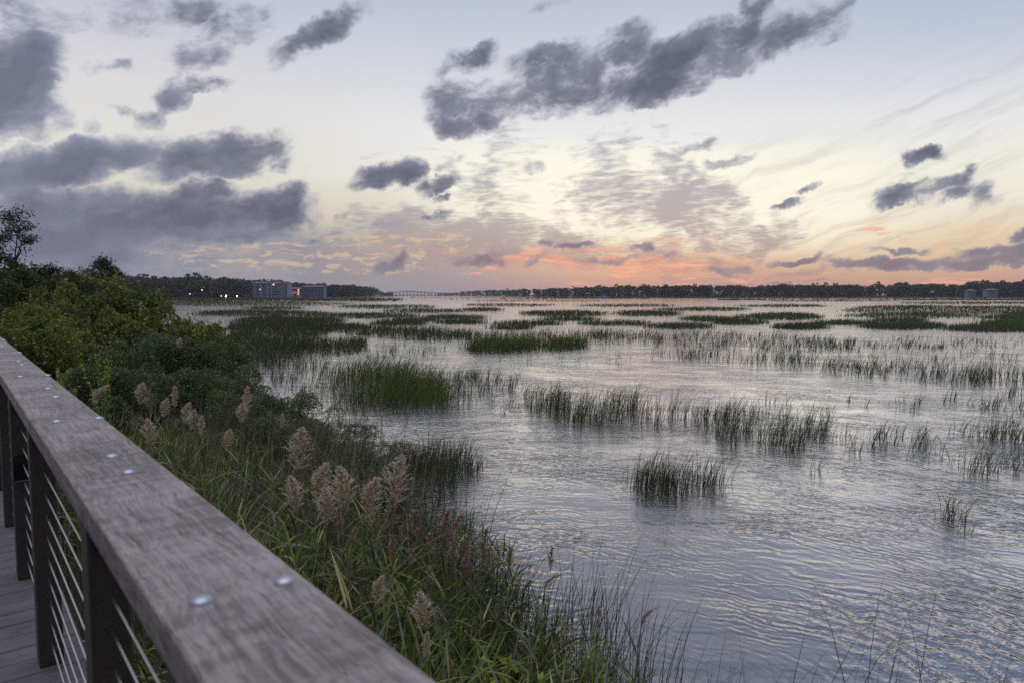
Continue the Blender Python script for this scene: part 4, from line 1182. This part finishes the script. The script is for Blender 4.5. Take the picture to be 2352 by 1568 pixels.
def wood(name, prof, n, depth, label, per=120):
    """prof: (x pixel, skyline y pixel) ; the trees stand on the shore and reach up to that skyline"""
    px = np.array([q[0] for q in prof]); py = np.array([q[1] for q in prof])
    x = px[0] + (px[-1] - px[0]) * rng.random(n); row = rng.random(n) ** 1.5
    g = Geo(); F = []; H = []
    hx = (x - 1176) / FPX
    Y = far_y(hx) + 8 + row * depth
    top = np.interp(x, px, py)
    V = (784 - top) / FPX
    zt = EYE + Y * (-math.sin(PITCH) + V * math.cos(PITCH)) / (math.cos(PITCH) + V * math.sin(PITCH))
    XY = np.stack([hx * Y * .9977, Y], 1)
    z0 = np.maximum(land_z(XY[:, 0], XY[:, 1]), 0)
    cl_ = fbm(x / 9, x * 0 + 5.5, 3)
    hgt = np.clip((zt - z0) * (.95 + .2 * rng.random(n) + .42 * (cl_ - .5)) * (.88 + .12 * row), 3, 40)
    crowns(g, np.concatenate([XY, z0[:, None]], 1), hgt, hgt * (.30 + .16 * rng.random(n)), per, .125, .04)
    for i in range(0, n, 3):
        g.tube([(XY[i, 0], XY[i, 1], z0[i] - .5), (XY[i, 0], XY[i, 1], z0[i] + hgt[i] * .7)], [hgt[i] * .016, hgt[i] * .008], 4, .1)
    return tag(obj(name, g.mesh(name, M_wood)), label, 'woods', kind='stuff')


left_line = [(-60, 640), (200, 638), (262, 636), (300, 641), (345, 643), (400, 644), (440, 642), (490, 645), (540, 644), (600, 648), (660, 650), (720, 655), (790, 657), (830, 659), (858, 664), (880, 671), (892, 677)]
wood('wooded_shore', left_line, 900, 60, 'dark wood along the far left shore')
right_line = [(1005, 674), (1040, 672), (1080, 669), (1130, 668), (1180, 667), (1240, 665), (1300, 663), (1350, 661), (1400, 659), (1480, 657), (1560, 658), (1640, 658), (1720, 659), (1800, 657), (1900, 657), (1980, 658), (2060, 655), (2140, 656), (2200, 656), (2245, 652), (2300, 649), (2360, 647), (2460, 646), (2600, 644)]
wood('wooded_shore', right_line, 1150, 50, 'long dark wood along the far right shore')
wood('wooded_shore', [(878, 676), (910, 677), (950, 677), (1000, 676), (1060, 673)], 120, 60, 'faint low wood behind the bridge')


def pine_mesh(h, r_, tiers, flat):
    g, gw = Geo(), Geo()
    bend = rng.normal(size=2) * .03 * h
    P = np.array([[bend[0] * u * u, bend[1] * u * u, h * u * .97] for u in np.linspace(0, 1, 6)])
    gw.tube(P, h * .014 * (1 - .7 * np.linspace(0, 1, 6)), 5, .3)
    for k in range(tiers):
        z = h * (.60 + .36 * k / max(1, tiers - 1)); n_ = 3 if k < tiers - 1 else 2
        for q in range(n_):
            a_ = rng.random() * 6.28; L = r_ * (1 - .45 * k / tiers) * (.5 + .6 * rng.random())
            z = z + h * .05 * (rng.random() - .5); b0 = np.array([bend[0] * .7, bend[1] * .7, z - h * .04]); e = np.array([bend[0] + math.cos(a_) * L, bend[1] + math.sin(a_) * L, z + h * .03])
            gw.tube([b0, (b0 + e) / 2 + np.array([0, 0, .01 * h]), e], [h * .006, h * .004, h * .002], 4, .3)
            m = 46; d = rand_dirs(m) * np.array([1, 1, flat]); C = e + d * (r_ * .42) * rng.random((m, 1)) ** .4
            A = unit(rand_dirs(m)); B = unit(np.cross(A, rand_dirs(m))); ll = h * .055 * (.6 + .7 * rng.random(m))
            g.leaves(C, A, B, ll, ll * .7, rng.random(m))
    return g.mesh('crown', M_wood), gw.mesh('trunk', M_trunk)


PINES = [pine_mesh(20, 4.4, 4, .75), pine_mesh(20, 3.4, 4, .8), pine_mesh(20, 5.0, 3, .65), pine_mesh(20, 3.2, 5, .9)]
pine_list = [(272, 632, 0, 'flat topped pine, leftmost above the far wood'), (287, 640, 1, 'small pine right beside the leftmost flat topped one'), (304, 638, 2, 'broad pine left of the gap above the orange lamps'),
             (322, 637, 1, 'slim pine over the wood, between two broad pines'), (336, 640, 3, 'low pine above the highest orange lamp'), (352, 636, 0, 'ragged pine above the orange lamps'),
             (374, 640, 2, 'wide pine left of the pair with a twin flat crown'), (392, 639, 0, 'pine just left of the pale roofed house'), (411, 640, 3, 'rounded pine above the pale roofed house'),
             (430, 632, 0, 'left tree of the tallest twin pines'), (444, 629, 2, 'tallest pine of the far left shore, right tree of the twin pines'), (467, 635, 0, 'single broad pine right of the tallest twin pines'),
             (500, 643, 1, 'low pine halfway between the twin pines and the apartment block'), (590, 646, 1, 'small pine above the left end of the apartment block'), (706, 653, 2, 'bushy pine between the two apartment blocks'),
             (722, 655, 0, 'pine above the lit stairwell'), (806, 656, 2, 'round pine right of the smaller apartment block'), (856, 661, 0, 'ragged pine near the end of the far left shore'), (868, 666, 1, 'last pine on the point before the bridge'),
             (1165, 664, 1, 'first pine standing above the far right wood'), (1319, 659, 2, 'pine above the white boats on the far shore'), (1345, 659, 0, 'pine left of the mast on the skyline'), (1598, 654, 1, 'pine on the skyline right of the mast'),
             (1872, 652, 0, 'spreading pine in the middle of the right skyline'), (1893, 651, 2, 'wide pine just right of the spreading skyline pine'), (1918, 652, 1, 'slim pine third in the skyline group'), (2012, 649, 2, 'taller flat crowned pine on the right skyline'),
             (2080, 650, 0, 'pine right of the taller flat crowned one'), (2236, 647, 2, 'broad pine left above the pale houses'), (2262, 645, 0, 'pine above the pale houses'), (2300, 646, 1, 'pine right above the pale houses'), (2345, 645, 2, 'pine at the right edge of the picture')]
for px, py, v, lab in pine_list:
    hx = (px - 1176) / FPX; Y = float(far_y(hx)) + 30; c = at(px, py - 1, Y); z0 = max(0, float(land_z(c[0:1], c[1:2])[0])); f = (c[2] - z0) / 20.2
    r_ = tag(empty('pine_tree', (c[0], c[1], z0), rng.random() * 6.28), lab, 'pine tree', 'pines on the far shore')
    for nm, me in zip(('crown', 'trunk'), PINES[v]):
        o = obj(nm, me, r_); o.scale = (f * 1.15, f * 1.15, f)

# ---- buildings
M_wall = simple('pale_lilac_stucco', (.23, .26, .37, 1), .8, 0, .06, .3)
M_wall2 = simple('grey_blue_siding', (.16, .18, .26, 1), .8, 0, .08, .3)
M_roofb = simple('brown_red_roof', (.10, .06, .055, 1), .8, 0, .2, .5)
M_glass = simple('dark_window', (.03, .035, .05, 1), .15, 0, .1, 1)
M_warm = glow('warm_lit_window', (1, .62, .25, 1), 1.6)
M_lampw = glow('white_lamp_globe', (1, .93, .78, 1), 22)
M_lampo = glow('orange_lamp_globe', (1, .55, .16, 1), 12)
M_lampg = glow('green_lamp_globe', (.35, 1, .7, 1), 6)
M_pole = simple('dark_lamp_pole', (.03, .03, .03, 1), .6)
M_white = simple('white_boat_paint', (.72, .73, .76, 1), .4, 0, .05, .5)
M_hull = simple('blue_grey_hull', (.10, .16, .26, 1), .45, 0, .1, .5)
M_conc = simple('bridge_concrete', (.30, .29, .30, 1), .85, 0, .1, .2)


def boxes(name, bs, mat, parent, bev=0.0):
    return obj(name, bevel_boxes(name, bs, mat, bev, 1), parent)


def building(name, px0, px1, Y, floors, fh, depth, lab, cat='building', wall=None, z0=2.0, balc=True, towers=(), lit=(), bays=8, yaw=0.0):
    wall = wall or M_wall
    a_, b_ = at(px0, 680, Y), at(px1, 680, Y); Wd = b_[0] - a_[0]
    r_ = tag(empty(name, ((a_[0] + b_[0]) / 2, Y, z0), yaw), lab, cat)
    h = floors * fh
    boxes('wall', [(-Wd / 2, Wd / 2, 0, depth, -2.5, h)], wall, r_)
    rf = Geo(); e = .8
    V = [(-Wd / 2 - e, -e - 1.6, h + .02), (Wd / 2 + e, -e - 1.6, h + .02), (Wd / 2 + e, depth + e, h + .02), (-Wd / 2 - e, depth + e, h + .02), (-Wd / 2 + 3, depth / 2, h + 2.3), (Wd / 2 - 3, depth / 2, h + 2.3)]
    me = bpy.data.meshes.new('roof'); me.from_pydata(V, [], [(0, 1, 5, 4), (1, 2, 5), (2, 3, 4, 5), (3, 0, 4), (3, 2, 1, 0)]); me.materials.append(M_roofb); obj('roof', me, r_)
    bw_ = Wd / bays; q = 0
    for f in range(floors):
        for k in range(bays):
            x = -Wd / 2 + (k + .5) * bw_; z = f * fh
            wn = boxes('window', [(x - bw_ * .3, x + bw_ * .3, -.05, .3, z + .7, z + fh - .45)], M_warm if (f, k) in lit else M_glass, r_)
            boxes('mullion', [(x - .07, x + .07, -.09, -.05, z + .7, z + fh - .45)], wall, wn); q += 1
    if balc:
        for f in range(1, floors):
            bl = boxes('balcony', [(-Wd / 2 + 1, Wd / 2 - 1, -1.6, 0, f * fh - .18, f * fh)], wall, r_)
            boxes('balustrade', [(-Wd / 2 + 1, Wd / 2 - 1, -1.6, -1.5, f * fh + .02, f * fh + .85)], wall, bl)
        for k in range(bays + 1):
            x = -Wd / 2 + 1 + k * (Wd - 2) / bays
            boxes('column', [(x - .22, x + .22, -1.66, -1.2, -2.5, h)], wall, r_)
    for (tx, tw) in towers:
        tw_ = boxes('tower', [(-Wd / 2 + tx * Wd - tw / 2, -Wd / 2 + tx * Wd + tw / 2, -2.4, .6, -2.5, h + 2.0)], wall, r_)
        boxes('cornice', [(-Wd / 2 + tx * Wd - tw / 2 - .4, -Wd / 2 + tx * Wd + tw / 2 + .4, -2.8, 1.0, h + 2.01, h + 2.5)], wall, tw_)
    return r_


building('apartment_block', 573, 663, 812, 5, 2.9, 14, 'largest pale apartment block with white towers and balconies on the far shore', towers=((.15, 1.5), (.32, 1.5), (.48, 1.5), (.585, 1.5), (.85, 1.2), (.91, 1.2), (.985, 1.2)), lit=((4, 7), (2, 3)), bays=12)
building('apartment_block', 694, 744, 866, 4, 2.7, 12, 'smaller grey apartment block at the right end of the buildings, columns across its front', wall=M_wall2, bays=9)
building('apartment_wing', 664, 693, 860, 3, 2.8, 12, 'low apartment wing between the two larger blocks with a lit orange stairwell', wall=M_wall2, balc=False, lit=((0, 4), (1, 4), (2, 4), (0, 0)), bays=6)
building('shore_house', 416, 434, 742, 2, 3.0, 9, 'small pale house half hidden in the wood under the twin pines', 'house', z0=6.6, balc=True, bays=4)
building('shore_house', 2225, 2241, 893, 2, 2.9, 9, 'left of two pale houses in the right wood, more shaded', 'house', z0=2.4, bays=4, wall=M_wall2)
building('shore_house', 2268, 2291, 892, 2, 3.2, 9, 'right of two pale houses in the right wood, whiter and wider', 'house', z0=2.6, bays=5)
building('shore_building', 888, 902, 1500, 2, 3.2, 9, 'grey low building on the point at the left end of the bridge', 'building', wall=M_wall2, z0=1.5, balc=False, bays=4)

# red roofed pier pavilion
c = at(676, 680, 800); r_ = tag(empty('pier_pavilion', (c[0], c[1], 1.0)), 'open pavilion with a red pointed roof on the shore before the apartment blocks', 'pavilion')
for x, y in ((-4, -4), (4, -4), (4, 4), (-4, 4)): boxes('post', [(x - .2, x + .2, y - .2, y + .2, -1.5, 3.2)], M_pole, r_)
boxes('floor', [(-5, 5, -5, 5, -.1, .2)], M_wall2, r_)
me = bpy.data.meshes.new('roof'); me.from_pydata([(-5.4, -5.4, 3.2), (5.4, -5.4, 3.2), (5.4, 5.4, 3.2), (-5.4, 5.4, 3.2), (0, 0, 6.4)], [], [(0, 1, 4), (1, 2, 4), (2, 3, 4), (3, 0, 4), (3, 2, 1, 0)])
me.materials.append(simple('red_roof', (.24, .07, .06, 1), .7)); obj('roof', me, r_)

# ---- shore lamps
gp = Geo(); gp.tube([(0, 0, 0), (0, 0, 2.0), (0, 0, 4.0)], [.09, .07, .06], 6); polem = gp.mesh('pole', M_pole)


def globe(m, r_=.42):
    bm = bmesh.new(); bmesh.ops.create_icosphere(bm, subdivisions=2, radius=r_); me = bpy.data.meshes.new('globe'); bm.to_mesh(me); bm.free(); me.materials.append(m); return me


GLB = {'w': globe(M_lampw), 'o': globe(M_lampo, .55), 'g': globe(M_lampg), 's': globe(M_lampo, .3)}
lamps = [(508, 680.6, 's', 'faint lamp at the waterline, farthest left of the waterline row'), (519, 680.2, 'w', 'white lamp at the waterline, second from the left of the row'), (544, 680.2, 'w', 'white lamp at the waterline before the dark trees left of the apartment block'),
         (593, 679.8, 'w', 'white lamp at the waterline under the left part of the apartment block'), (617.5, 679.8, 'w', 'white lamp at the waterline under the middle of the apartment block'), (642, 679.8, 'w', 'white lamp at the waterline under the right part of the apartment block'),
         (679.5, 676, 'w', 'white lamp beside the red pavilion roof'), (678, 680, 'g', 'greenish lamp at the waterline below the pavilion'), (640, 674.6, 'w', 'raised white lamp before the right half of the apartment block'), (653.5, 674.6, 'w', 'raised white lamp at the right end of the large apartment block'),
         (692, 675, 'w', 'white lamp beside the lit stairwell'), (325, 669, 'o', 'highest orange lamp in the left wood'), (357, 675.5, 'o', 'brightest orange lamp in the left wood'), (371, 678, 'o', 'orange lamp low in the left wood, left of a close pair'),
         (385, 677.6, 's', 'orange lamp low in the left wood, right of a close pair'), (436, 675.6, 's', 'dim orange lamp under the single broad pine'), (464, 666.6, 's', 'dim lamp high in the wood right of the twin pines')]
for px, py, k, lab in lamps:
    hx = (px - 1176) / FPX; Y = float(far_y(hx)) + (3 if py > 678 else 5); c = at(px, py, Y); z0 = max(0, float(land_z(c[0:1], c[1:2])[0]))
    z0 = min(z0, c[2] - .6)
    r_ = tag(empty('shore_lamp', (c[0], c[1], z0)), lab, 'lamp', 'lamps on the far shore')
    o = obj('pole', polem, r_); o.scale = (1, 1, (c[2] - z0) / 4.0)
    o = obj('globe', GLB[k], r_); o.location = (0, 0, c[2] - z0)

# ---- the low bridge
YB = 2250
bx = [at(q, 672, YB)[0] for q in (886, 930, 975, 1040)]
br = tag(empty('road_bridge', (bx[0], YB, 0)), 'long low concrete bridge on many piers across the far channel', 'bridge')
n = 40; L = bx[3] - bx[0]
def deckz(u): return 9.0 + 6.0 * math.exp(-((u - .36) / .27) ** 2) - 3.5 * max(0, u - .7)
V = []; F = []
for i in range(n + 1):
    u = i / n; z = deckz(u); x = u * L
    V += [(x, -5, z), (x, 5, z), (x, 5, z - 1.6), (x, -5, z - 1.6)]
    if i < n:
        b0 = i * 4
        for k in range(4): F.append((b0 + k, b0 + (k + 1) % 4, b0 + 4 + (k + 1) % 4, b0 + 4 + k))
F += [(3, 2, 1, 0), (n * 4, n * 4 + 1, n * 4 + 2, n * 4 + 3)]
me = bpy.data.meshes.new('deck'); me.from_pydata(V, [], F); me.materials.append(M_conc); obj('deck', me, br)
for i in range(1, 19):
    u = i / 19; z = deckz(u) - 1.7
    boxes('pier', [(u * L - .9, u * L + .9, -4, 4, -1, z)], M_conc, br)
boxes('parapet', [(L * k / 20, L * (k + 1) / 20 - .05, -5.2, -5.02, deckz((k + .5) / 20) + .01, deckz((k + .5) / 20) + 1.0) for k in range(20)], M_conc, br)
for px, lab, m in ((938, 'car with red tail lights on the bridge, left of two', glow('tail_light', (1, .1, .08, 1), 6)), (958, 'pale car on the bridge, right of two', None)):
    c = at(px, 671, YB); u = (c[0] - bx[0]) / L
    cr = tag(empty('car', (c[0], YB - 2, deckz(u) + .02)), lab, 'car', 'cars on the bridge')
    boxes('body', [(-2.2, 2.2, -.9, .9, .35, 1.0), (-1.2, 1.3, -.8, .8, 1.0, 1.6)], M_white, cr, .08)
    for wx in (-1.4, 1.4):
        gw_ = Geo(); gw_.tube([(wx, -.95, .34), (wx, .95, .34)], [.34, .34], 10); obj('wheel', gw_.mesh('wheel', M_pole), cr)
    if m: boxes('tail_light', [(-2.6, -2.2, -.9, .9, .55, 1.1)], m, cr)

# ---- boats
c = at(1388, 683, 640)
bo = tag(empty('sailing_boat', (c[0], 640, 0), R(2)), 'blue grey sailing boat with a tall bare mast anchored in the far channel', 'sailboat')
def hull(name, L, Wd, z0, z1, mat, parent, y=0.0):
    S = 12; g = Geo(); V = []
    for i in range(S + 1):
        u = i / S; w = Wd * (1 - abs(2 * u - .9) ** 3.0 * .85 if u > .45 else 1 - .15 * (1 - u / .45)); w = max(w, .05)
        x = (u - .5) * L; V += [(x, y - w / 2, z1 + .25 * u * u), (x, y - w * .36, z0), (x, y + w * .36, z0), (x, y + w / 2, z1 + .25 * u * u)]
    F = []
    for i in range(S):
        b0 = i * 4
        for k in range(4): F.append((b0 + k, b0 + (k + 1) % 4, b0 + 4 + (k + 1) % 4, b0 + 4 + k))
    g.add(V, F); e = S * 4
    g.add([V[0], V[1], V[2], V[3]], [(0, 1, 2, 3)]); g.add(V[e:e + 4], [(3, 2, 1, 0)])
    return obj(name, g.mesh(name, mat), parent)
hu = hull('hull', 11.5, 3.6, -.4, 1.25, M_hull, bo)
boxes('cabin', [(-2.2, 1.6, -1.1, 1.1, 1.3, 2.1)], M_hull, bo, .1)
boxes('cabin_window', [(-1.6, -.2, -1.16, -1.1, 1.5, 1.9), (.2, 1.2, -1.16, -1.1, 1.5, 1.9)], M_white, bo)
boxes('canopy', [(-1.6, 1.3, -1.2, 1.2, 2.55, 2.7)], M_pole, bo, .05)
boxes('canopy_post', [(-1.5, -1.42, -1.1, -1.02, 2.1, 2.55), (1.1, 1.18, -1.1, -1.02, 2.1, 2.55)], M_pole, bo)
g = Geo(); g.tube([(1.2, 0, 1.2), (1.2, 0, 7), (1.2, 0, 13.6)], [.14, .12, .09], 8); ms = obj('mast', g.mesh('mast', M_pole), bo)
g = Geo(); g.tube([(1.2, 0, 3.0), (-3.2, 0, 3.05)], [.09, .07], 6); obj('boom', g.mesh('boom', M_pole), bo)
g = Geo()
for e in ((5.4, 0, 1.6), (-5.4, 0, 1.5), (1.2, -1.6, 1.3), (1.2, 1.6, 1.3)): g.tube([(1.2, 0, 13.2), e], [.015, .015], 4)
obj('rigging', g.mesh('rigging', M_pole), bo)
o = obj('mast_light', globe(glow('mast_light_glow', (1, .95, .9, 1), 3), .16), bo); o.location = (1.2, 0, 13.75)
dg = tag(empty('dinghy', (c[0] + 6.2, 638, 0), R(12)), 'small dark dinghy tied behind the sailing boat', 'dinghy')
hull('hull', 3.6, 1.5, -.15, .55, M_pole, dg)
boxes('outboard_motor', [(-1.95, -1.75, -.15, .15, .3, 1.0)], M_pole, dg, .03)
for px, Y, L, lab in ((1048, 1480, 10, 'white motor boat moored alone near the bridge end of the right wood'), (1101, 1220, 13, 'largest white boat moored by the right wood'), (1130, 1160, 9, 'white motor boat just right of the largest white boat'), (1156, 1120, 8, 'small white motor boat, farthest right of the moored row'), (865, 1180, 9, 'white motor boat at the point on the left side of the channel')):
    hx = (px - 1176) / FPX; Y = float(far_y(hx)) - 12; q = at(px, 682, Y)
    b_ = tag(empty('motor_boat', (q[0], Y, 0), R(6)), lab, 'boat', 'white boats moored on the far shore')
    hull('hull', L, L * .3, -.3, 1.3, M_white, b_); boxes('cabin', [(-L * .2, L * .16, -L * .1, L * .1, 1.3, 2.7)], M_white, b_, .1); boxes('cabin_window', [(-L * .15, L * .12, -L * .1 - .05, -L * .1, 1.8, 2.4)], M_glass, b_)
# channel marker posts
for px, Y, hh, lab in ((908, 900, 3.2, 'dark channel post in the water before the wooded point'), (1008, 1000, 2.6, 'dark channel post right of the bridge'), (795, 700, 2.2, 'short post standing off the left shore')):
    q = at(px, 682, Y); g = Geo(); g.tube([(0, 0, -1), (0, 0, hh * .6), (0, 0, hh)], [.3, .28, .26], 8)
    pr = tag(empty('channel_post', (q[0], Y, 0)), lab, 'post'); obj('pile', g.mesh('pile', M_pole), pr); boxes('cap', [(-.5, .5, -.12, .12, hh - .9, hh + .1)], M_pole, pr)
# ================================================================ evening haze over the marsh
hz = bpy.data.materials.new('evening_haze'); hz.use_nodes = True
t = NT(hz.node_tree); out_ = t.new('ShaderNodeOutputMaterial'); pv = t.new('ShaderNodeVolumePrincipled')
pv.inputs['Color'].default_value = (.86, .87, .95, 1); pv.inputs['Density'].default_value = .00009; pv.inputs['Anisotropy'].default_value = .3
t.t.links.new(pv.outputs[0], out_.inputs['Volume'])
g = Geo(); g.box(-4200, 4200, -60, 4600, -2.2, 34)
tag(obj('haze', g.mesh('haze', hz)), 'thin evening haze over the marsh', 'haze', kind='stuff')
# ================================================================ render settings
SC.render.engine = 'CYCLES'
cy = SC.cycles
cy.max_bounces = 5; cy.diffuse_bounces = 2; cy.glossy_bounces = 3; cy.transmission_bounces = 2; cy.transparent_max_bounces = 4; cy.volume_bounces = 0
cy.sample_clamp_indirect = 6; cy.use_denoising = False
cy.caustics_reflective = False; cy.caustics_refractive = False
